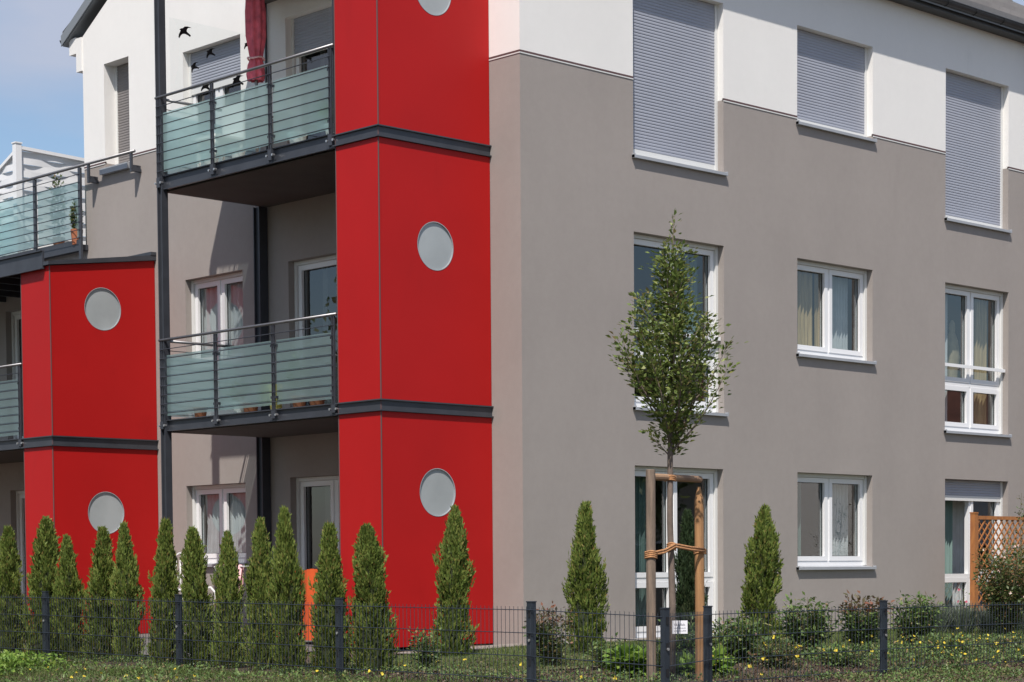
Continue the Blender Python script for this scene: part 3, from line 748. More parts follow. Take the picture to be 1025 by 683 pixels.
curtain(XR, 8.55, 9.95, -.62, -.85, 1.2, 'curtain_white', 'white net curtain behind the open ground floor sash near the trellis', 15)
curtain(XR, 8.9, 9.15, -.36, -.85, 1.2, 'curtain_green', 'green grey curtain in the ground floor window beside the trellis', 4)
curtain(XL, 5.36, 6.54, -.235, .12, 1.1, 'curtain_white', 'white net curtain in the ground floor window behind the thuja hedge', 15, .12)
curtain(XL, 5.36, 6.5, -.235, 2.8, 3.9, 'curtain_white', 'white curtain in the first floor window over the lower balcony', 9)
# beige cloth shape standing in for an unidentified figure behind the far right first floor window
g = MB(); prof = [(0, .02), (.06, .055), (.12, .06), (.17, .045), (.3, .10), (.55, .12), (.85, .09), (.95, .10)]
for i, (d, r) in enumerate(prof):
    for k in range(14):
        t = 2*math.pi*k/14; rr = r*(1+.18*math.sin(4*t+i)); g.v.append((9.22+rr*math.cos(t), .42+rr*math.sin(t)*.7, 3.58-d))
for i in range(len(prof)-1):
    for k in range(14): g.f.append((i*14+k, i*14+(k+1) % 14, (i+1)*14+(k+1) % 14, (i+1)*14+k))
tag(g.build('hanging_bundle', 'beige', smooth=True), 'beige hooded cloth shape hanging behind the far right first floor window', 'bundle')

# ------------------------------------------------------------------ top balcony furniture
# folded parasol
pr = thing('folded_parasol', (-.9, 3.72, 4.885), 'folded dark red parasol standing on the top balcony', 'parasol')
g = MB(); g.tube([(0, 0, .05), (0, 0, 2.35)], .02, 10); local(g.build('pole', 'steel', smooth=True), pr)
g = MB(); g.tube([(0, 0, 0), (0, 0, .06), (0, 0, .09)], [.24, .23, .05], 20); local(g.build('base', 'slab', smooth=False), pr)
g = MB(); prof = [(z_+.2, r_2*.76) for z_, r_2 in [(.92, .115), (1.0, .13), (1.12, .115), (1.18, .088), (1.22, .10), (1.45, .145), (1.75, .15), (1.95, .13), (2.1, .06), (2.15, .02)]]; ns = 32
for i, (z, r) in enumerate(prof):
    for k in range(ns):
        t = 2*math.pi*k/ns; rr = r*(1+.20*math.cos(8*t+.25*i)+.06*math.sin(3*t+i)); g.v.append((rr*math.cos(t), rr*math.sin(t), z))
for i in range(len(prof)-1):
    for k in range(ns): g.f.append((i*ns+k, i*ns+(k+1) % ns, (i+1)*ns+(k+1) % ns, (i+1)*ns+k))
local(g.build('canopy', 'redcloth', smooth=True), pr)
g = MB(); g.tube([(.10*math.cos(t), .10*math.sin(t), 1.39+.01*math.sin(3*t)) for t in [2*math.pi*k/20 for k in range(21)]], .012, 6); local(g.build('strap', 'pink'), pr)
# clear wind screen with bird stickers
ws = thing('wind_screen', (-.8, 4.66, 4.885), 'clear glass wind screen with black bird stickers on the top balcony', 'wind screen')
local(MB().quad((-.72, 0, .05), (.72, 0, .05), (.72, 0, 1.97), (-.72, 0, 1.97)).build('pane', 'clear'), ws)
BIRD = [((p-95)/52*1.35, (112-q)/52) for p, q in ((62, 100), (72, 90), (84, 86), (98, 70), (118, 66), (142, 69), (120, 76), (112, 88), (110, 104), (124, 116), (137, 126), (132, 139), (116, 130), (98, 125), (84, 128), (72, 140), (60, 166), (55, 158), (58, 134), (66, 116), (70, 106))]
for i, (x, z, s, a_) in enumerate([(-1.299, 6.711, .088, 0), (-.909, 6.518, .068, .15), (-1.156, 6.303, .062, .3), (-.329, 6.716, .055, .1), (-.977, 6.083, .075, -.15), (-.495, 6.234, .088, .1)]):
    g = MB(); ca, sa = math.cos(a_), math.sin(a_)
    pts = [(x+.8+s*(p*ca-q*sa), -.006, z-4.885+s*(p*sa+q*ca)) for p, q in BIRD]
    g.poly(pts); g.poly([(p[0], -.0045, p[2]) for p in pts]); local(g.build('bird_sticker', 'black', fix=False), ws)

def pot(x, y, z, r, h, m, label, leaves=None, n=160, ph=.3, cat='plant pot', group=None):
    o = thing('potted_plant' if leaves else 'plant_pot', (x, y, z), label, cat, group)
    g = MB(); g.tube([(0, 0, 0), (0, 0, h*.85), (0, 0, h*.86), (0, 0, h)], [r*.75, r*.95, r*1.05, r*1.06], 16); local(g.build('pot', m, smooth=False), o)
    if leaves:
        D = rnd_dirs(n); D[:, 2] = abs(D[:, 2])+.3; D = unit(D); tt = rng.uniform(.2, 1, (n, 1)); P = D*tt*np.array([r*1.5, r*1.5, ph])+np.array([0, 0, h])
        V, Fq = leaf_quads(P, D+rnd_dirs(n)*.5, rnd_dirs(n), rng.uniform(.04, .07, n), .028); np_mesh('foliage', V, Fq, leaves, o)
    return o
ZB = 1.88; ZT = 4.89
pot(-1.5, 4.15, ZB, .09, .13, 'terracotta', 'brown clay pot at the left end of the lower balcony')
pot(-1.5, 3.35, ZB, .08, .14, 'whitepot', 'small white pot behind the second glass panel of the lower balcony', 'shrubleaf')
pot(-1.5, 3.12, ZB, .10, .11, 'terracotta', 'low clay bowl beside the white pot on the lower balcony')
pot(-1.5, 2.62, ZB, .09, .30, 'yellowpot', 'tall yellow pot in the middle of the lower balcony')
pot(-1.5, 2.18, ZB, .09, .14, 'terracotta', 'clay pot with leafy plant on the lower balcony', 'shrubleaf', 260, .55)
pot(-1.5, 1.85, ZB, .10, .10, 'terracotta', 'orange clay dish near the tower on the lower balcony')
pot(-1.5, 3.85, ZT, .10, .16, 'whitepot', 'white pot on the floor of the top balcony left of the parasol')
pot(-1.5, 3.3, ZT, .09, .14, 'whitepot', 'white pot behind the middle glass panel of the top balcony')
pot(-1.5, 2.15, ZT, .11, .15, 'whitepot', 'white pot behind the right glass panel of the top balcony')
pot(-1.5, 1.5, ZT, .10, .14, 'whitepot', 'potted green plant at the tower end of the top balcony', 'hosta', 220, .3)
# folding lounge table on top balcony: white panel seen through the glass at its left end
tw = thing('balcony_chair', (-1.15, 4.15, ZT), 'white plastic chair at the left end of the top balcony', 'chair')
local(MB().box(-.22, .22, -.22, .22, .42, .45).build('seat', 'whitepot'), tw); local(MB().box(.2, .23, -.22, .22, .45, .9).build('backrest', 'whitepot'), tw)
for x in (-.2, .17):
    for y in (-.2, .17): local(MB().box(x, x+.03, y, y+.03, 0, .42).build('leg', 'whitepot'), tw)

# ------------------------------------------------------------------ terrace privacy screen
wf = thing('privacy_screen', (.05, 11.0, 4.725), 'white woven privacy screen with a capped post on the roof terrace', 'screen')
def wf_panel(dx, dy, length, h0, h1, name='woven_panel'):
    g = MB(); nsl = 18
    ux, uy = dx, dy
    for k in range(nsl):
        zc = .06+k*.098
        for i in range(24):
            s0, s1 = length*i/24, length*(i+1)/24
            o0 = .014*math.sin(s0/length*4*math.pi+(k % 2)*math.pi); o1 = .014*math.sin(s1/length*4*math.pi+(k % 2)*math.pi)
            hh = h0+(h1-h0)*(s0/length)
            if zc+.01 > hh: continue
            p = lambda s, o, z: (ux*s-uy*o, uy*s+ux*o, z)
            g.quad(p(s0, o0, zc-.054), p(s1, o1, zc-.054), p(s1, o1, zc+.044), p(s0, o0, zc+.044))
            g.quad(p(s0, o0+.008, zc-.054), p(s1, o1+.008, zc-.054), p(s1, o1+.008, zc+.044), p(s0, o0+.008, zc+.044))
    local(g.build(name, 'pvc', fix=False), wf)
    g = MB(); q = lambda s, o, z: (ux*s-uy*o, uy*s+ux*o, z)
    for s in (0.0, length):
        h = h0 if s == 0 else h1
        n0 = len(g.v); g.v += [q(s+a_, b_, z) for z in (0, h) for a_, b_ in ((-.03, -.04), (.03, -.04), (.03, .04), (-.03, .04))]
        g.f += [tuple(n0+i for i in t) for t in ((0, 1, 2, 3), (4, 5, 6, 7), (0, 1, 5, 4), (1, 2, 6, 5), (2, 3, 7, 6), (3, 0, 4, 7))]
    n0 = len(g.v); g.v += [q(s, b_, (h0 if s == 0 else h1)+z) for s in (0, length) for z in (-.03, .02) for b_ in (-.045, .045)]
    g.f += [tuple(n0+i for i in t) for t in ((0, 1, 3, 2), (4, 5, 7, 6), (0, 1, 5, 4), (2, 3, 7, 6), (0, 2, 6, 4), (1, 3, 7, 5))]
    local(g.build('panel_frame', 'pvc'), wf)
wf_panel(1, 0, 1.8, 1.72, 1.66); wf_panel(0, 1, 1.8, 1.66, .9)
g = MB(); g.box(-.05, .05, -.05, .05, 0, 1.77).prism([(-.06, -.06), (.06, -.06), (.06, .06), (-.06, .06)], 1.77, 1.79); local(g.build('post', 'pvc'), wf)
g = MB(); g.box(1.80, 1.9, -.06, .06, 0, 1.74); local(g.build('post', 'pvc'), wf)

# ------------------------------------------------------------------ patio things behind the hedge
qq = px_to_xy(309, x=-1.2)
oc = thing('windbreak', (-1.2, qq[1], -.86), 'orange fabric windbreak on the patio beside the red tower', 'windbreak')
g = MB()
for i in range(24):
    s0, s1 = i*.05, (i+1)*.05; a_ = .02*math.sin(i*1.1); b_ = .02*math.sin((i+1)*1.1); g.quad((a_, s0-.5, .02), (b_, s1-.5, .02), (b_, s1-.5, .86+.01*math.sin(i)), (a_, s0-.5, .86+.01*math.sin(i)))
local(g.build('cloth', 'orange', fix=False), oc)
for y in (-.5, .7): local(MB().tube([(0, y, 0), (0, y, .92)], .014, 8).build('pole', 'steel'), oc)
qq = px_to_xy(184, x=-2.5)
wc = thing('garden_chair', (-2.5, qq[1], -.86), 'white ornate metal garden chair behind the thuja hedge', 'chair')
g = MB()
for s in (-1, 1): g.tube([(s*.22, 0, 0), (s*.21, 0, .45), (s*.22, .03, .8), (s*.12, .05, 1.0), (0, .06, 1.06)], .016, 8)
for k in range(5): g.tube([(-.14+k*.07, .02, .5), (-.16+k*.08, .05, .75), (-.1+k*.05, .05, .98)], .009, 6)
g.tube([(-.12, .04, .7), (0, .05, .62), (.12, .04, .7), (0, .05, .82), (-.12, .04, .7)], .012, 6); local(g.build('backrest', 'whiteiron', smooth=True), wc)
g = MB(); g.tube([(0, -.22, .44), (0, -.22, .46)], [.25, .25], 18); local(g.build('seat', 'whiteiron'), wc)
for s in (-1, 1): local(MB().tube([(s*.17, -.38, 0), (s*.16, -.36, .45)], .014, 8).build('leg', 'whiteiron'), wc)
for s in (-1, 1): local(MB().tube([(s*.2, .0, .64), (s*.25, -.2, .66), (s*.2, -.36, .6), (s*.18, -.37, .45)], .013, 8).build('armrest', 'whiteiron'), wc)
qq = px_to_xy(247, x=-2.7); YD = qq[1]-4.05
dr = thing('drying_rack', (-2.6, qq[1], -.86), 'small drying rack with pink laundry behind the thuja hedge', 'drying rack')
g = MB()
for y in (-.45, .45): g.tube([(-.25, y, 0), (.2, y, .9)], .012, 6).tube([(.25, y, 0), (-.2, y, .9)], .012, 6)
for x in (-.2, 0, .2): g.tube([(x, -.45, .9), (x, .45, .9)], .008, 6)
local(g.build('frame', 'whiteiron'), dr)
def cloth(name, x0, y0, y1, z, m, label, cat):
    g = MB(); n_ = 16
    for i in range(n_+1):
        y = y0+(y1-y0)*i/n_
        for k, zz in enumerate((z-.42, z-.2, z, z-.02, z-.3)): g.v.append((x0-(.03 if k < 2 else 0)+(.03 if k > 2 else 0)+.014*math.sin(i*1.3+k), y, zz+.01*math.sin(i*2)))
    for i in range(n_):
        for k in range(4): a_ = i*5+k; g.f.append((a_, a_+5, a_+6, a_+1))
    return tag(g.build(name, m, smooth=True, fix=False), label, cat)
cloth('towel', -2.8, YD+4.0, YD+4.4, .055, 'pink', 'pale pink towel hanging on the drying rack', 'towel')
cloth('towel', -2.6, YD+3.7, YD+3.88, .05, 'whiteiron', 'white cloth hanging on the drying rack', 'towel')
g = MB(); g.tube([(-2.8, YD+4.17, .055), (-2.8, YD+4.17, .14), (-2.8, YD+4.17, .15)], [.05, .055, .03], 12); tag(g.build('peg_basket', 'bluepot'), 'small blue peg basket on the drying rack', 'basket')

# ------------------------------------------------------------------ thujas
def thuja_variant(seed, H=1.0, R0=.13, n=1900):
    """unit-height conifer; returns foliage arrays"""
    rg = np.random.default_rng(seed)
    t = rg.uniform(0, 1, n)**.85; th = rg.uniform(0, 2*np.pi, n)
    base = np.clip(t/.05, .6, 1)**.5
    prof = np.where(t < .6, 1.0-.22*t+.22*np.clip(1-t/.38, 0, 1), 0)+np.where(t >= .6, .868*(np.clip((1.01-t)/.41, 0, 1))**.66, 0)
    lump = 1+.15*np.sin(th*2+seed+t*9)+.14*np.sin(th*3-t*17+seed*2)+.10*np.sin(th*5+t*31)
    cl = np.random.default_rng(seed+50); ct, cth, ca = cl.uniform(0, 1, 70), cl.uniform(0, 6.28, 70), cl.uniform(-.36, .36, 70)
    dth = (th[:, None]-cth[None]+np.pi) % (2*np.pi)-np.pi
    lump = lump+(ca[None]*np.exp(-((t[:, None]-ct[None])/.045)**2-(dth/.45)**2)).sum(1)
    r = R0*prof*base*lump*rg.uniform(.70, 1.10, n)+.004
    r = np.where(rg.random(n) < .07, r*rg.uniform(1.05, 1.32, n), r)
    P = np.stack([r*np.cos(th), r*np.sin(th), t*.97+.01], 1)
    rad = np.stack([np.cos(th), np.sin(th), np.zeros(n)], 1)
    lean = .55*(1-t)+.12
    A = unit(rad*lean[:, None]+np.array([0, 0, 1.])+rg.normal(0, .16, (n, 3)))
    tang = unit(np.stack([-np.sin(th), np.cos(th), np.zeros(n)], 1)+rg.normal(0, .6, (n, 3)))
    Vs, Ds, Ns, Ls = [], [], [], []
    side = unit(np.cross(A, tang)); plane = np.where(rg.random((n, 1)) < .5, tang, side)
    nrm = unit(np.cross(A, plane))
    for k in range(9):
        a = rg.uniform(-.95, .95, (n, 1)); s = rg.uniform(0, .062, (n, 1))
        D = unit(A+plane*a+nrm*rg.uniform(-.25, .25, (n, 1))); Q = P+A*s-A*.02
        Vs.append(Q); Ds.append(D); Ns.append(nrm+rg.normal(0, .3, (n, 3))); Ls.append(rg.uniform(.018, .040, n))
    Q = np.concatenate(Vs); D = np.concatenate(Ds); N = np.concatenate(Ns); Ln = np.concatenate(Ls)
    return leaf_quads(Q, D, N, Ln, Ln*.36, .05), (seed,)
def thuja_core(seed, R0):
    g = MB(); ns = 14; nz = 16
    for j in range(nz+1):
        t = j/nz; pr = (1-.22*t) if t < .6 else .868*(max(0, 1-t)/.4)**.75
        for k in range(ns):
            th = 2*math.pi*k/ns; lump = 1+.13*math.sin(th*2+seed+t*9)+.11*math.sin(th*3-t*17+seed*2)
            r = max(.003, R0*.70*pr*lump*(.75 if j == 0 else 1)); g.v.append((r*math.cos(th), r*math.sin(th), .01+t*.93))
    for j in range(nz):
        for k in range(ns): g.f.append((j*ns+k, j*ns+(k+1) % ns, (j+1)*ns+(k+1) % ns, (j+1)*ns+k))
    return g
variants = []
for sd in range(5):
    (Vv, Fv), _ = thuja_variant(sd+3); 
    fo = np_mesh('foliage', Vv, Fv, 'thuja'); co = thuja_core(sd+3, .13).build('dark_core', 'thujacore', smooth=True)  # dark core blocks see-through and fills in the darkness between sprays
    tg = MB().tube([(0, 0, -.02), (0, 0, .1), (0, 0, .8)], [.017, .014, .004], 8).build('trunk', 'bark')
    variants.append((fo, co, tg))
used = set()
TH = [  # x, y, px width, top z, label
 (-4.03, 4.43, 30, .82, 'thuja at the far left end of the hedge, cut by the photo edge'),
 (-4.08, 3.61, 30, .92, 'thuja in the left fence bay in front of the far red tower corner'),
 (-4.10, 2.95, 27, .68, 'small thuja second to the left of the far tower porthole'),
 (-4.05, 2.30, 30, .72, 'thuja just below the porthole of the far red tower'),
 (-4.00, 1.83, 28, .76, 'thuja just right of the porthole of the far red tower'),
 (-4.00, 1.16, 28, .78, 'thuja in front of the steel balcony column'),
 (-4.10, .38, 28, .67, 'thuja right of the white garden chair'),
 (-4.10, -.20, 27, .60, 'lowest thuja, in front of the ground floor window with red reflections'),
 (-4.15, -.82, 28, .70, 'thuja between the pink laundry and the tallest hedge thuja'),
 (-4.25, -1.42, 31, .78, 'tallest hedge thuja, left of the orange windbreak'),
 (-4.30, -2.05, 31, .61, 'thuja between the orange windbreak and the near red tower'),
 (-4.05, -2.27, 33, .58, 'thuja in front of the near edge of the red tower'),
 (-1.923, -.89, 35, .80, 'slim thuja below the porthole of the near red tower'),
 (-.738, -1.71, 38, .84, 'free standing thuja before the grey wall left of the staked tree'),
 (2.35, -1.546, 39, .88, 'free standing thuja before the grey wall right of the staked tree'),
 (1.6, -1.3, 30, .8, 'dark thuja in front of the tall window directly behind the stakes')]
TP = [(10, 527, -4.05), (44, 518, -4.05), (71, 536, -4.1), (103, 528, -4.05), (128, 523, -4.0), (165, 520, -4.0), (200, 528, -4.1), (229, 532, -4.1), (262, 519, -4.1), (291, 508, -4.15), (330, 524, -4.15), (374, 525, -3.9)]
for i, (x, y, wpx, tz, lab) in enumerate(TH):
    if i < 12: x = TP[i][2]; px, top = TP[i][0], TP[i][1]; x, y, dd = px_to_xy(px, x=x)
    else: px, top = ((452, 507), (587, 503), (760, 506), (690, 511))[i-12]; x, y, dd = px_to_xy(px, y=y)
    hz = 572.6-7.57*px/1024
    topz = (hz-top)*dd/f; z0 = gz(x, y)-.01; H = (topz-z0)*.97; wid = wpx*dd/f*((.80, .95, .86, .9, .82, .88, .93, .84, .9, .84, .92, .98)[i] if i < 12 else .78)
    o = thing('thuja', (x, y, z0), lab, 'thuja', 'thujas along the garden fence' if i < 12 else 'thujas before the building corner')
    k = i % 5; s = wid/2/.13
    for src in variants[k]:
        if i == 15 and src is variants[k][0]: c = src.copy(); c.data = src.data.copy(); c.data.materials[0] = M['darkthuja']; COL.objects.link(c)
        elif k not in used: c = src
        else: c = src.copy(); COL.objects.link(c)
        local(c, o)
    used.add(k)
    o.scale = (s, s, H); o.rotation_euler = (R(random.uniform(-2.2, 2.2)), R(random.uniform(-2.2, 2.2)), random.uniform(0, 6.28))

# ------------------------------------------------------------------ young staked tree
tx, ty, td_ = px_to_xy(672, y=-4.95); tz = gz(tx, ty)
T = thing('young_tree', (tx, ty, tz), 'young narrow leafy tree tied between two wooden stakes', 'tree')
g = MB(); tp_ = [(0, 0, -.05), (.01, 0, .7), (-.006, .01, 1.4), (-.012, 0, 1.98), (.02, 0, 2.6), (.01, .01, 3.2), (.03, .0, 3.75), (.05, 0, 4.02)]
g.tube(tp_, [.036, .03, .027, .024, .018, .012, .006, .002], 12)
local(g.build('trunk', 'bark', smooth=True), T)
rg = np.random.default_rng(5); Lp, Ld, Ln = [], [], []
env = [(1.93, .09), (2.08, .22), (2.24, .38), (2.49, .50), (2.74, .53), (2.9, .46), (3.1, .31), (3.34, .22), (3.55, .14), (3.72, .09), (3.9, .04), (4.05, .02)]
def envr(z):
    if z <= env[0][0]: return .05
    for (a_, ra), (b_, rb) in zip(env, env[1:]):
        if z <= b_: return ra+(rb-ra)*(z-a_)/(b_-a_)
    return .03
def trunk_at(z): 
    for a_, b_ in zip(tp_, tp_[1:]):
        if z <= b_[2]: t = (z-a_[2])/(b_[2]-a_[2]); return Vector(a_).lerp(Vector(b_), t)
    return Vector(tp_[-1])
limb = MB()
nb = 50
for i in range(nb):
    z0 = 1.93+1.7*(i/nb)**1.05; th = i*2.4+rg.uniform(-.4, .4)
    p = trunk_at(z0); d = Vector((math.cos(th), math.sin(th), 0)); up = 1.15+.6*(i/nb)
    reach = rg.choice([.62, .85, 1.0, 1.22], p=[.25, .3, .3, .15]); leafy = rg.uniform(.35, 1.3)
    L_ = 0; pts = [p.copy()]; step = .055; q = p.copy(); dirv = (d*1.0+Vector((0, 0, up*.75))).normalized()
    mx = .95
    while L_ < mx:
        dirv = (dirv+Vector((0, 0, .05))+Vector(rg.normal(0, .05, 3))).normalized(); q = q+dirv*step; L_ += step; pts.append(q.copy())
        if math.hypot(q.x-p.x, q.y-p.y) > envr(q.z)*reach: break
        if q.z > 3.95: break
    if len(pts) < 2: continue
    r0 = .0035+.008*min(1, len(pts)/12); limb.tube([tuple(a_) for a_ in pts], [r0*(1-.85*k/(len(pts)-1)) for k in range(len(pts))], 5)
    for k in range(1, len(pts)):
        if k < 1: continue
        nl = int(20*leafy*(.5+.9*abs(math.sin(k*1.1+i)))) if k < len(pts)-2 else 14
        for _ in range(nl):
            a_ = rg.normal(0, 1, 3); a_[2] = abs(a_[2])*.4
            off = a_*.042; Lp.append(np.array(pts[k])+off*rg.uniform(.3, 1.4)); dd = np.array(dirv)*.6+a_*.9+np.array([0, 0, -.15]); Ld.append(dd); Ln.append(np.array([0, 0, 1.])+rg.normal(0, .55, 3))
for k in range(190):   # leaves along the leader, sparse at the very tip
    z = 2.3+1.75*(k/190)**.85; p = trunk_at(z); a_ = rg.normal(0, 1, 3); Lp.append(np.array(p)+a_*.035*(1 if z < 3.8 else .5)); Ld.append(a_+np.array([0, 0, .9])); Ln.append(rg.normal(0, 1, 3))
local(limb.build('limbs', 'bark', smooth=True, fix=False), T)
Lp, Ld, Ln = map(np.array, (Lp, Ld, Ln)); lens = rg.uniform(.034, .062, len(Lp))
Vq, Fq = leaf_quads(Lp, Ld, Ln, lens, lens*.50, .10); np_mesh('crown', Vq, Fq, 'leaf', T)
print('tree leaves', len(Lp))
# support stakes
x1, y1, _ = px_to_xy(651.5, y=-4.97); x2, y2, _ = px_to_xy(700.5, y=-4.93)
st = thing('tree_support', ((x1+x2)/2, -4.95, tz), 'two wooden stakes with a crossbar tied to the young tree', 'tree stakes')
def stake(x, y, r, h, m, lab, tip=False, lean=0):
    g = MB(); g.tube([(0, 0, -.1), (lean*.5, 0, h*.5), (lean, 0, h-(.12 if tip else .005)), (lean, 0, h)], [r, r*1.0, r*.97, r*(.35 if tip else .9)], 14)
    o = g.build('stake', m, smooth=False); o.location = (x-(x1+x2)/2, y+4.95, 0); o['label'] = lab; o.parent = st; return o
ztop = (566.5-470)*17.45/f-tz; stake(x1, y1, .042, ztop, 'stakegrey', 'weathered grey brown stake'); stake(x2, y2, .042, ztop-.13, 'stakenew', 'orange brown stake with a tapered top', True, -.012)
zc = (567.7-478)*17.45/f-tz
g = MB(); g.tube([(x1-.0-(x1+x2)/2+.04, .0, zc), ((x2-x1)/2+.02, .035, zc-.005)], .030, 12); local(g.build('crossbar', 'crossbar', smooth=False), st)
g = MB(); zr = (567.7-551)*17.45/f-tz; xa, xb, xm = (x1-x2)/2, (x2-x1)/2, tx-(x1+x2)/2
def wrap(x, y, z, r, k=4):
    for j in range(k): g.tube([(x+r*math.cos(t), y+r*math.sin(t), z+(j-k/2)*.016+.006*math.sin(t*2)) for t in [2*math.pi*i/14 for i in range(15)]], .009, 5)
wrap(xa, -.02, zr-.03, .05, 4); wrap(xb, .02, zr+.0, .05, 3); wrap(xm, 0, zr+.04, .036, 4); 
for dz in (-.01, .012):
    g.tube([(xa, -.05, zr-.03+dz), ((xa+xm)/2, -.05, zr+dz-.01), (xm, -.04, zr+.04+dz), ((xb+xm)/2, -.04, zr+.015+dz), (xb, -.03, zr+dz)], .011, 6)
local(g.build('tie_rope', 'rope', smooth=True), st)
g = MB(); wrap(xm, .01, zc, .045, 3); local(g.build('tie_rope', 'rope', smooth=True), st)

# ------------------------------------------------------------------ garden fence
FE = thing('garden_fence', (-4.5, -4.7, -1.05), 'anthracite double bar mesh fence round the garden beds', 'fence')
PF = [(-4.5, 5.36), (-4.5, 2.86), (-4.5, .34), (-4.5, -2.20), (-4.5, -4.70), (-4.5, -6.17), (-3.21, -5.5), (-.72, -5.5), (1.74, -5.5), (4.2, -5.5)]
TOPZ = [-.23, -.235, -.26, -.28, -.295, -.335, -.35, -.345, -.35, -.35]
def fpanel(a, b, za, zb, sgn):
    a, b = Vector(a), Vector(b); U = (b-a).normalized(); Nv = Vector((U.y, -U.x))*.028*sgn; Ln_ = (b-a).length; g = MB()
    p0 = a+Nv; h = .80
    nvt = int((Ln_-.04)/.05)
    for i in range(nvt+1):
        s = .02+i*.05; t = s/Ln_; zt = za+(zb-za)*t-.022; c = p0+U*s
        g.tube([(c.x, c.y, zt-h), (c.x, c.y, zt)], .0030, 4, cap=False)
    for k in range(5):
        for o_ in (-.006, .006):
            q0 = p0+Vector((U.y, -U.x))*o_; q1 = q0+U*Ln_
            g.tube([(q0.x, q0.y, za-.05-k*.19), (q1.x, q1.y, zb-.05-k*.19)], .0032, 4)
    o = g.build('mesh_panel', 'fence', fix=False); local(o, FE); o.matrix_parent_inverse = Matrix.Translation(-Vector(FE.location)); return o
for i in range(len(PF)-1): fpanel(PF[i], PF[i+1], TOPZ[i], TOPZ[i+1], 1 if i < 5 else 1)
for i, (x, y) in enumerate(PF):
    g = MB(); w1, w2 = (.02, .035); zt = TOPZ[i]; gb = gz(x, y)-.1
    if 5 <= i: w1, w2 = .03, .022
    g.box(x-w1, x+w1, y-w2, y+w2, gb, zt+.012).box(x-w1-.004, x+w1+.004, y-w2-.004, y+w2+.004, zt+.0125, zt+.022)
    o = g.build('post', 'fence'); local(o, FE); o.matrix_parent_inverse = Matrix.Translation(-Vector(FE.location))
    g = MB(); cx_, cy_ = (x-w1, y-w2)
    for k in range(4):
        z = zt-.08-k*.2
        g.box(x-w1-.006, x-w1, y-.012, y+.012, z-.03, z+.03) if i < 5 else g.box(x-.012, x+.012, y-w2-.006, y-w2, z-.03, z+.03)
    o = g.build('clamp', 'black'); o.parent = FE; o.matrix_parent_inverse = Matrix.Translation(-Vector(FE.location))
    g = MB(); z = zt-.30
    if i < 5: g.tube([(x-w1-.014, y, z), (x-w1, y, z)], .012, 8)
    else: g.tube([(x, y-w2-.014, z), (x, y-w2, z)], .012, 8)
    o = g.build('bolt', 'bolt'); o.parent = FE; o.matrix_parent_inverse = Matrix.Translation(-Vector(FE.location))
# sign on the short panel
a_, b_ = Vector(PF[5]), Vector(PF[6]); U = (b_-a_).normalized(); Nn = Vector((U.y, -U.x))
qx = px_to_xy(680, y=-6.02); sp = Vector((qx[0], qx[1])); Nn = Vector((-.62, -.78)).normalized(); U = Vector((-Nn.y, Nn.x))
SG = thing('fence_sign', (sp.x, sp.y, -.475), 'small white notice plate fixed to the mesh between two close fence posts', 'sign')
g = MB(lambda u, v, z: (U.x*u+Nn.x*v, U.y*u+Nn.y*v, z)); g.box(-.062, .062, 0, .004, -.052, .052); local(g.build('plate', 'signplate'), SG)
g = MB(lambda u, v, z: (U.x*u+Nn.x*v, U.y*u+Nn.y*v, z))
rs = random.Random(3)
for z, h, wv in ((.018, .016, .042), (-.008, .008, .048), (-.030, .008, .045)):
    u = -wv
    while u < wv:
        ww = rs.uniform(.003, .007); hh = h*rs.choice((.6, .6, 1)); g.box(u, u+ww*.6, .0045, .0052, z-h*.3, z-h*.3+hh); g.box(u+ww*.6, u+ww, .0045, .0052, z-h*.3, z-h*.3+hh*.35); u += ww+.0025
local(g.build('lettering', 'signink'), SG)

# ------------------------------------------------------------------ trellis
xt, yt, _ = px_to_xy(974, y=-.5)
TR = thing('trellis', (xt, yt, -.88), 'orange brown wooden lattice trellis near the right edge of the photo', 'trellis')
H = 1.57
g = MB(); g.box(-.04, .04, -.04, .04, -.05, H+.03).prism([(-.045, -.045), (.045, -.045), (.045, .045), (-.045, .045)], H+.03, H+.05); local(g.build('post', 'trelliswood'), TR)
g = MB(); g.box(1.86, 1.94, -.04, .04, -.05, H+.03); local(g.build('post', 'trelliswood'), TR)
g = MB(); g.box(.04, 1.86, -.022, .022, H-.05, H).box(.04, 1.86, -.022, .022, .22, .27).box(.04, .08, -.022, .022, .27, H-.05).box(1.82, 1.86, -.022, .022, .27, H-.05); local(g.build('frame', 'trelliswood'), TR)
g = MB(); X0, X1, Z0, Z1 = .08, 1.82, .27, H-.05
for sg in (1, -1):
    c = -3.
    while c < 4:
        # line z = Z0 + sg*(x - c)
        pts = []
        xs_ = [X0, X1]; 
        for xx in xs_:
            zz = Z0+sg*(xx-c)
            if Z0 <= zz <= Z1: pts.append((xx, zz))
        for zz in (Z0, Z1):
            xx = c+sg*(zz-Z0)
            if X0 < xx < X1: pts.append((xx, zz))
        if len(pts) >= 2:
            (xa_, za_), (xb_, zb_) = pts[0], pts[-1] if abs(pts[-1][0]-pts[0][0]) > .03 else pts[1]
            d = Vector((xb_-xa_, zb_-za_)); 
            if d.length > .05:
                d.normalize(); nn = Vector((-d.y, d.x))*.011; yy = -.008 if sg > 0 else .004
                n0 = len(g.v); g.v += [(p[0]+q*nn.x, y_, p[1]+q*nn.y) for y_ in (yy-.005, yy+.005) for p, q in (((xa_, za_), 1), ((xb_, zb_), 1), ((xb_, zb_), -1), ((xa_, za_), -1))]
                g.f += [tuple(n0+i for i in q) for q in ((0, 1, 2, 3), (4, 5, 6, 7), (0, 1, 5, 4), (1, 2, 6, 5), (2, 3, 7, 6), (3, 0, 4, 7))]
        c += .145
local(g.build('lattice', 'trelliswood'), TR)

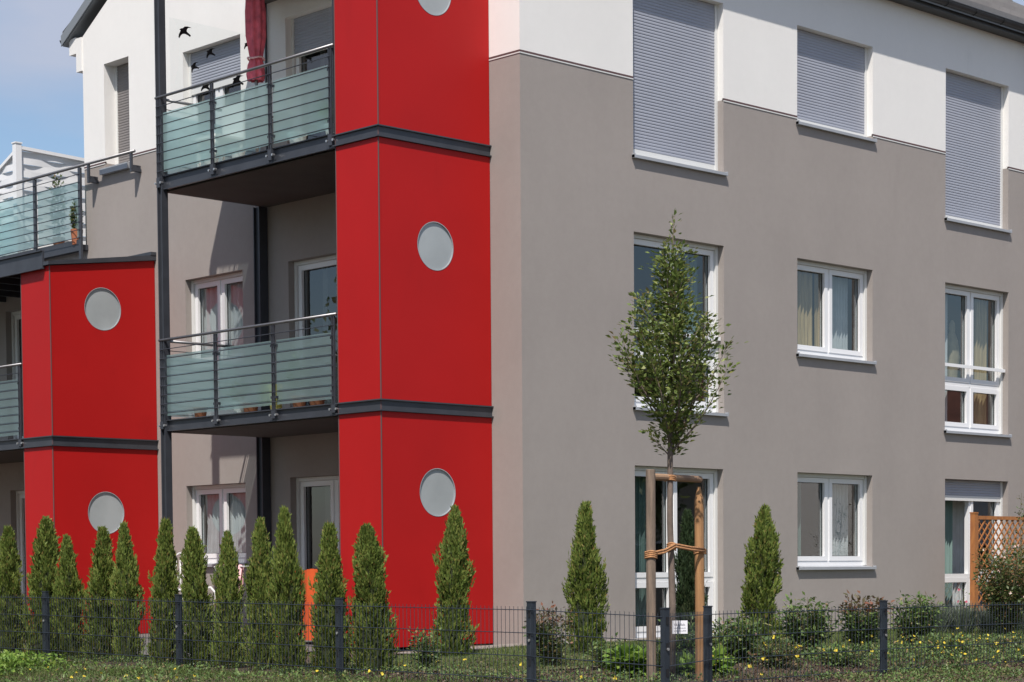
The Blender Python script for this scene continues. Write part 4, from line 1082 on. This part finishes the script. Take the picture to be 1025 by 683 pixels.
# ------------------------------------------------------------------ shrubs
def shrub(name, px, yy, wpx, top, m, label, cat, seed, dens=1.0, ll=.045, stems=9, flowers=None, nf=0, group=None, x=None, upright=.8, top_m=None, ratio=.5):
    X_, Y_, dd = px_to_xy(px, y=yy) if x is None else px_to_xy(px, x=x)
    hz = 572.6-7.57*px/1024; z0 = gz(X_, Y_); H = max(.12, (hz-top)*dd/f-z0); Rr = wpx*dd/f/2
    rg = np.random.default_rng(seed); o = thing(name, (X_, Y_, z0), label, cat, group)
    P, D, N, L_, fl = [], [], [], [], []; tops = []
    sm = MB()
    for i in range(stems*4):
        th = rg.uniform(0, 6.28); rr = Rr*rg.uniform(.15, 1)**.6; h = H*rg.uniform(.35, 1.0)**.8*(1-.12*(rr/Rr)**2)
        a_ = np.array([0.04*Rr*math.cos(th), .04*Rr*math.sin(th), 0]); b_ = np.array([rr*math.cos(th), rr*math.sin(th), h])
        mid = (a_+b_)/2+np.array([0, 0, .12*h*(1 if rr > Rr*.5 else 0)])+rg.normal(0, .02, 3)
        if i == 0: b_ = np.array([.1*Rr, 0, H]); mid = (a_+b_)/2
        pts = [tuple((1-t)**2*a_+2*t*(1-t)*mid+t*t*b_) for t in np.linspace(0, 1, 7)]
        sm.tube(pts, [.006*(1-.8*k/6)+.0012 for k in range(7)], 4)
        k_ = int(62*dens*(h/.5)**.5)
        for t in rg.uniform(.10, 1.0, k_)**.8:
            p = (1-t)**2*a_+2*t*(1-t)*mid+t*t*b_; a = rg.normal(0, 1, 3); a[2] = a[2]*.6+.25
            P.append(p+a*.034); D.append(a); N.append(np.array([0, 0, 1])+rg.normal(0, .5, 3)); L_.append(ll*rg.uniform(.7, 1.25))
        tops.append(b_)
    local(sm.build('stems', 'stem', fix=False), o)
    P, D, N, L_ = map(np.array, (P, D, N, L_)); 
    if top_m is not None:
        hi_ = P[:, 2] > H*.72; V, Fq = leaf_quads(P[~hi_], D[~hi_], N[~hi_], L_[~hi_], L_[~hi_]*ratio, .1); np_mesh('foliage', V, Fq, m, o)
        if hi_.any(): V, Fq = leaf_quads(P[hi_], D[hi_], N[hi_], L_[hi_], L_[hi_]*ratio, .1); np_mesh('foliage', V, Fq, top_m, o)
    else:
        V, Fq = leaf_quads(P, D, N, L_, L_*ratio, .1); np_mesh('foliage', V, Fq, m, o)
    if flowers:
        Pf, Df, Nf = [], [], []
        for b_ in [tops[i % len(tops)]+rg.normal(0, .03, 3) for i in range(nf)]:
            ax = unit(rg.normal(0, .6, 3)+np.array([-.5, -.5, .7]))
            for k in range(7):
                d = rg.normal(0, 1, 3); d -= ax*d.dot(ax); Pf.append(b_); Df.append(unit(d)+ax*.5); Nf.append(ax)
        V, Fq = leaf_quads(Pf, Df, Nf, .026, .022, .2); np_mesh('blossoms', V, Fq, flowers, o)
    return o
SH = 'shrubs in the bed behind the fence'
shrub('rose_bush', 552, -2.9, 48, 608, 'roseleaf', 'loose reddish rose bush beside the fence post left of the thuja', 'shrub', 21, .9, group=SH, top_m='redleaf')
shrub('shrub', 424, -2.2, 30, 632, 'shrubleaf', 'low sparse shrub between the two thujas in front of the near red tower', 'shrub', 22, .5, group=SH, x=None)
shrub('shrub', 610, -3.6, 44, 640, 'shrubleaf', 'low green shrub just right of the left free standing thuja', 'shrub', 23, .8, group=SH)
shrub('shrub', 737, -3.6, 80, 616, 'shrubleaf', 'wide shrub with a few pale blooms before the right free standing thuja', 'shrub', 24, 1.0, .06, 10, flowers='palepetal', nf=6, group=SH)
shrub('shrub', 690, -3.2, 50, 618, 'shrubleaf', 'dark leafy shrub behind the fence sign and the close posts', 'shrub', 25, .9, .055, group=SH)
shrub('shrub', 806, -3.5, 62, 598, 'shrubleaf', 'tall shrub with thin top twigs below the middle ground floor window', 'shrub', 26, .9, .06, 12, group=SH)
shrub('shrub', 862, -3.4, 50, 597, 'shrubleaf', 'shrub with reddish crown just left of the right hand fence post', 'shrub', 27, .9, .06, 11, top_m='redleaf', group=SH)
shrub('shrub', 915, -3.2, 50, 597, 'shrubleaf', 'green shrub just right of the right hand fence post', 'shrub', 28, .9, .06, 11, group=SH)
shrub('shrub', 775, -4.3, 60, 640, 'roseleaf', 'low loose plant close behind the mesh between the two right hand bays', 'shrub', 35, .6, .05, 9, 'yellow', 8, group=SH)
shrub('shrub', 842, -4.6, 64, 646, 'shrubleaf', 'low spreading plant left of the right hand fence post foot', 'shrub', 36, .6, .05, 9, 'yellow', 9, group=SH)
shrub('shrub', 950, -4.4, 74, 634, 'shrubleaf', 'low spreading plant in the right hand bay below the trellis', 'shrub', 37, .7, .05, 10, 'yellow', 14, group=SH)
shrub('shrub', 1010, -4.6, 60, 640, 'roseleaf', 'low yellow flowering plant at the right photo edge', 'shrub', 38, .6, .05, 9, 'yellow', 10, group=SH)
shrub('shrub', 655, -4.0, 46, 640, 'shrubleaf', 'loose green plant at the foot of the left stake', 'shrub', 39, .6, .05, 8, group=SH)
shrub('rose_bush', 1008, -2.3, 74, 545, 'roseleaf', 'large flowering rose bush in front of the wooden trellis', 'shrub', 29, 1.5, .05, 14, 'palepetal', 26, group=SH, top_m='roseleaf')
shrub('rose_bush', 1020, -1.4, 40, 494, 'roseleaf', 'tall thin rose shoots rising over the trellis at the right edge', 'shrub', 30, .45, .045, 5, None, 0, group=SH)
shrub('hosta', 632, -4.4, 34, 652, 'hosta', 'lime green leafy clump left of the left stake', 'plant', 31, .9, .09, 8, None, 0, x=None, ratio=.6)
shrub('hosta', 712, -4.6, 40, 655, 'hosta', 'lime green leafy clump behind the close fence posts', 'plant', 32, .8, .08, 8, 'yellow', 3, ratio=.6)
shrub('hosta', 690, -4.7, 28, 662, 'hosta', 'small lime green clump between the two close fence posts', 'plant', 33, .8, .08, 6, None, 0, ratio=.6)
shrub('pink_flower', 963, -1.45, 12, 592, 'shrubleaf', 'small plant with one bright pink bloom left of the trellis post', 'plant', 34, .35, .04, 3, 'pinkpetal', 5)
def lavender(i, px, yy, wpx, top, lab):
    X_, Y_, dd = px_to_xy(px, y=yy); hz = 572.6-7.57*px/1024; z0 = gz(X_, Y_); H = (hz-top)*dd/f-z0; Rr = wpx*dd/f/2
    rg = np.random.default_rng(60+i); n_ = 900; o = thing('lavender', (X_, Y_, z0), lab, 'lavender', 'lavender row at the foot of the wall')
    th = rg.uniform(0, 6.28, n_); rr = Rr*np.sqrt(rg.uniform(0, 1, n_)); P = np.stack([rr*np.cos(th)*.55, rr*np.sin(th)*.55, rg.uniform(0, .4, n_)*H], 1)
    D = np.stack([np.cos(th)*rr/Rr*.6, np.sin(th)*rr/Rr*.6, np.ones(n_)], 1)+rg.normal(0, .12, (n_, 3)); V, Fq = leaf_quads(P, D, rnd_dirs(n_), H*rg.uniform(.35, .72, n_), .010, .02); np_mesh('foliage', V, Fq, 'lavender', o)
LW = [(936, 'lavender cushion under the left side of the far ground floor window', -1.3), (962, 'lavender cushion left of the trellis post', -1.5), (992, 'lavender cushion right of the trellis post', -1.6), (1018, 'lavender cushion at the right edge before the trellis', -1.6)]
for i, (px, lab, yy) in enumerate(LW): lavender(i, px, yy, 36, 601, lab)
for i, (px, wpx, top, lab) in enumerate([(8, 22, 190, 'bushy green plant on the terrace at the left photo edge'), (66, 14, 178, 'small green plant behind the terrace glass'), (84, 9, 205, 'slim green plant between the terrace railing and the white wall')]):
    X_, Y_, dd = px_to_xy(px, x=(.1, .12, -.08)[i]); hz = 572.6; H = (hz-top)*dd/f-4.74; o = thing('terrace_plant', (X_, Y_, 4.74), lab, 'plant'); rg = np.random.default_rng(90+i)
    g = MB(); g.tube([(0, 0, 0), (0, 0, .22)], [.07, .09], 12); local(g.build('pot', 'terracotta'), o)
    n_ = 420; Rr = wpx*dd/f/2; D = rnd_dirs(n_); P = D*np.array([Rr, Rr, H*.42])*rg.uniform(.3, 1, (n_, 1))+np.array([0, 0, H*.58]); V, Fq = leaf_quads(P, D+rnd_dirs(n_)*.8, rnd_dirs(n_), .055, .03); np_mesh('foliage', V, Fq, 'roseleaf', o)
    g = MB(); g.tube([(0, 0, .2), (0, 0, H*.7)], .008, 6); local(g.build('stem', 'stem'), o)

# ------------------------------------------------------------------ ground cover (uncountable)
def scatter(name, n_, region, m, lrange, w_, up, kind='stuff', mask=None, label=None, seed=1, lift=.0, tilt=.5):
    rg = np.random.default_rng(seed); P = []
    while len(P) < n_:
        x, y = region(rg)
        if mask is None or rg.random() < mask(x, y): P.append((x, y, gz(x, y)+lift))
    P = np.array(P); D = rg.normal(0, tilt, (n_, 3)); D[:, 2] = abs(D[:, 2])*.3+up; V, Fq = leaf_quads(P, D, rnd_dirs(n_), rg.uniform(*lrange, n_), w_, .03)
    o = np_mesh(name, V, Fq, m); tag(o, label, kind=kind); return o
def rect(x0, x1, y0, y1): return lambda rg: (rg.uniform(x0, x1), rg.uniform(y0, y1))
def patch(sc, ph, th):
    def m(x, y): v = math.sin(x*sc+ph)*math.cos(y*sc*1.3-ph)+.6*math.sin(x*sc*2.7+y*sc*1.9+ph*2); return 1.0 if v > th else .08
    return m
scatter('grass', 62000, rect(-3.4, 10.8, -3.2, -.36), 'grass', (.03, .075), .006, .9, seed=2, label='lawn strip along the foot of the building')
scatter('grass_tufts', 3500, rect(-4.4, 6, -5.4, -3.1), 'grass', (.03, .09), .006, .8, seed=3, mask=patch(1.3, 1, .35), label='grass and weeds in the bed')
scatter('bark_mulch', 26000, rect(-4.5, 6, -6.4, -1.6), 'bark_chip', (.015, .05), .016, .15, seed=4, lift=.012, label='bark mulch on the planting bed')
def low_plants(name, n_, region, m, ll, wid, lay, mask, seed, label):
    rg = np.random.default_rng(seed); P = []
    while len(P) < n_:
        x, y = region(rg)
        if mask is None or rg.random() < mask(x, y): P.append((x, y, gz(x, y)+rg.uniform(.01, lay)))
    P = np.array(P); D = rg.normal(0, 1, (n_, 3)); D[:, 2] = abs(D[:, 2])*.5+.15; N = np.array([0, 0, 1.])+rg.normal(0, .45, (n_, 3)); Ls = rg.uniform(ll*.6, ll*1.2, n_)
    V, Fq = leaf_quads(P, D, N, Ls, Ls*wid, .08); tag(np_mesh(name, V, Fq, m), label, kind='stuff')
low_plants('ground_cover', 7500, rect(-4.4, 6, -5.45, -2.6), 'shrubleaf', .035, .5, .10, patch(1.1, 2.2, .7), 6, 'low green ground cover in the bed')
low_plants('kerbside_weeds', 9000, rect(-4.5, 2, -7.4, -5.3), 'shrubleaf', .035, .45, .06, patch(1.4, 1.9, .1), 17, 'weeds on the verge in front of the mesh fence')
low_plants('hedge_undergrowth', 9000, rect(-4.45, -3.6, -4, 6), 'shrubleaf', .03, .5, .07, patch(1.7, .5, -.1), 7, 'weeds under the thuja hedge')
low_plants('verge_weeds', 15000, rect(-7.4, -4.6, -3.5, 5), 'shrubleaf', .04, .4, .07, patch(1.5, 1.1, .0), 8, 'weeds on the verge outside the fence')
low_plants('lime_ground_cover', 14000, lambda rg: (rg.uniform(-7.3, -5.15), rg.uniform(.3, 5.5)), 'hosta', .055, .6, .17, lambda x, y: 1.0 if y > 1.15+.35*math.sin(x*3.1) else .02, 9, 'lime green ground cover outside the fence at the left')
scatter('verge_grass', 20000, rect(-7.4, -4.6, -4.5, 5), 'grass', (.03, .09), .006, .8, seed=13, mask=patch(1.1, 2.1, -.2), label='grass verge outside the fence')
def blooms(name, n_, region, mask, seed, hrange, label):
    rg = np.random.default_rng(seed); Pf, Df, Nf, sm = [], [], [], []
    c = 0
    while c < n_:
        x, y = region(rg)
        if mask and rg.random() > mask(x, y): continue
        c += 1; h = rg.uniform(*hrange); z = gz(x, y); b_ = np.array([x, y, z+h]); ax = unit(rg.normal(0, .5, 3)+np.array([-.35, -.35, .8])); s_ = rg.uniform(.7, 1.25)
        for k in range(6):
            d = rg.normal(0, 1, 3); d -= ax*d.dot(ax); Pf.append(b_); Df.append(unit(d)+ax*.3); Nf.append(ax); sm.append(.018*s_)
    sm = np.array(sm); V, Fq = leaf_quads(Pf, Df, Nf, sm, sm*.9, .12); tag(np_mesh(name, V, Fq, 'yellow'), label, kind='stuff')
blooms('yellow_flowers', 210, rect(0.4, 5.8, -6.4, -3.6), patch(1.9, .3, -.5), 41, (.06, .24), 'yellow flowers scattered in the right hand bed')
blooms('yellow_blossoms', 30, rect(-4.4, .2, -5.8, -2.8), patch(1.5, .9, .2), 42, (.05, .15), 'yellow flowers in the bed by the stakes')
blooms('verge_flowers', 46, rect(-6.9, -4.65, -3.2, 3.5), None, 43, (.04, .11), 'yellow flowers on the verge outside the hedge')
low_plants('pansy_leaves', 15000, rect(-.2, 6, -6.8, -3.6), 'shrubleaf', .04, .5, .16, patch(1.2, .3, -.2), 44, 'leafy growth under the yellow flowers')

# ------------------------------------------------------------------ neighbourhood across the street, seen in the window reflections
M['rooftile_red'] = mat('clay_roof_tile', (.20, .085, .06), .8, var=.25, vscale=2, bump=.4, bscale=8)
M['cream'] = plaster('cream_render', (.50, .45, .36), .05)
def neighbour(x, y, w_, d_, h, rh, rz, m, label):
    zb = -1.62; o = thing('neighbour_house', (x, y, zb), label, 'house'); o.rotation_euler.z = rz
    g = MB(); g.box(-w_/2, w_/2, -d_/2, d_/2, 0, h)
    for sx in (-1, 1): g.poly([(sx*w_/2, -d_/2, h), (sx*w_/2, d_/2, h), (sx*w_/2, 0, h+rh)])
    local(g.build('wall', m), o)
    g = MB()
    for sy in (-1, 1): 
        n0 = len(g.v); g.v += [(x_, y_, z_) for x_ in (-w_/2-.4, w_/2+.4) for y_, z_ in ((sy*(d_/2+.5), h-.25*rh/ (d_/2)), (0, h+rh+.02), (sy*(d_/2+.5), h-.25*rh/(d_/2)+.18), (0, h+rh+.2))]
        g.f += [tuple(n0+i for i in q) for q in ((0, 1, 5, 4), (2, 3, 7, 6), (0, 2, 6, 4), (0, 1, 3, 2), (4, 5, 7, 6))]
    r0 = local(g.build('roof', 'rooftile_red'), o)
    for sy in (-1, 1):
        for i in range(4):
            for z in (1.0, 3.7):
                xx = -w_/2+w_*(i+.5)/4; y0 = sy*d_/2
                f0 = local(MB().box(xx-.6, xx+.6, min(y0, y0+sy*.04), max(y0, y0+sy*.04), z, z+1.3).build('window', 'pvc'), o)
                local(MB().box(xx-.52, xx+.52, min(y0+sy*.041, y0+sy*.05), max(y0+sy*.041, y0+sy*.05), z+.08, z+1.22).build('pane', 'black'), f0)
    return o
neighbour(26, -29, 14, 9, 4.6, 2.9, R(40), 'cream', 'cream house with a red tiled roof across the street, seen only in reflections')
neighbour(44, -24, 12, 9, 4.6, 2.9, R(20), 'white', 'white house with a red tiled roof further along the street, seen only in reflections')
def street_tree(x, y, h, r, seed, label, group=None):
    rg = np.random.default_rng(seed); zb = -1.62; o = thing('street_tree', (x, y, zb), label, 'tree', group)
    local(MB().tube([(0, 0, 0), (.05, 0, h*.4), (0, .1, h*.85)], [.16, .12, .03], 8).build('trunk', 'bark', smooth=True), o)
    P = []
    for c in range(16):
        d = unit(rg.normal(0, 1, 3)); cc = d*np.array([r*.65, r*.65, h*.26])+np.array([0, 0, h*.66]); P.append(cc+rg.normal(0, 1, (420, 3))*r*.22)
    P = np.concatenate(P); V, Fq = leaf_quads(P, rg.normal(0, 1, P.shape), rg.normal(0, 1, P.shape), .22, .13, .08); np_mesh('crown', V, Fq, 'leaf', o)
street_tree(13, -15.5, 7.2, 2.2, 1, 'round street tree opposite the facade, seen only in reflections')
street_tree(19.5, -17, 6.4, 2.0, 2, 'smaller street tree further right, seen only in reflections')
for i, (x, y, h, r) in enumerate([(-14.5, -.5, 8.5, 2.6), (-15.5, 4.5, 9.5, 3.0), (-15, 9.0, 9.0, 2.8), (-14, 17, 9.5, 3.0)]):  # unseen row, added to keep low sky light off the balcony walls
    street_tree(x, y, h, r, 10+i, 'unseen tree added west of the garden to block low sky light', 'added trees west of the garden')
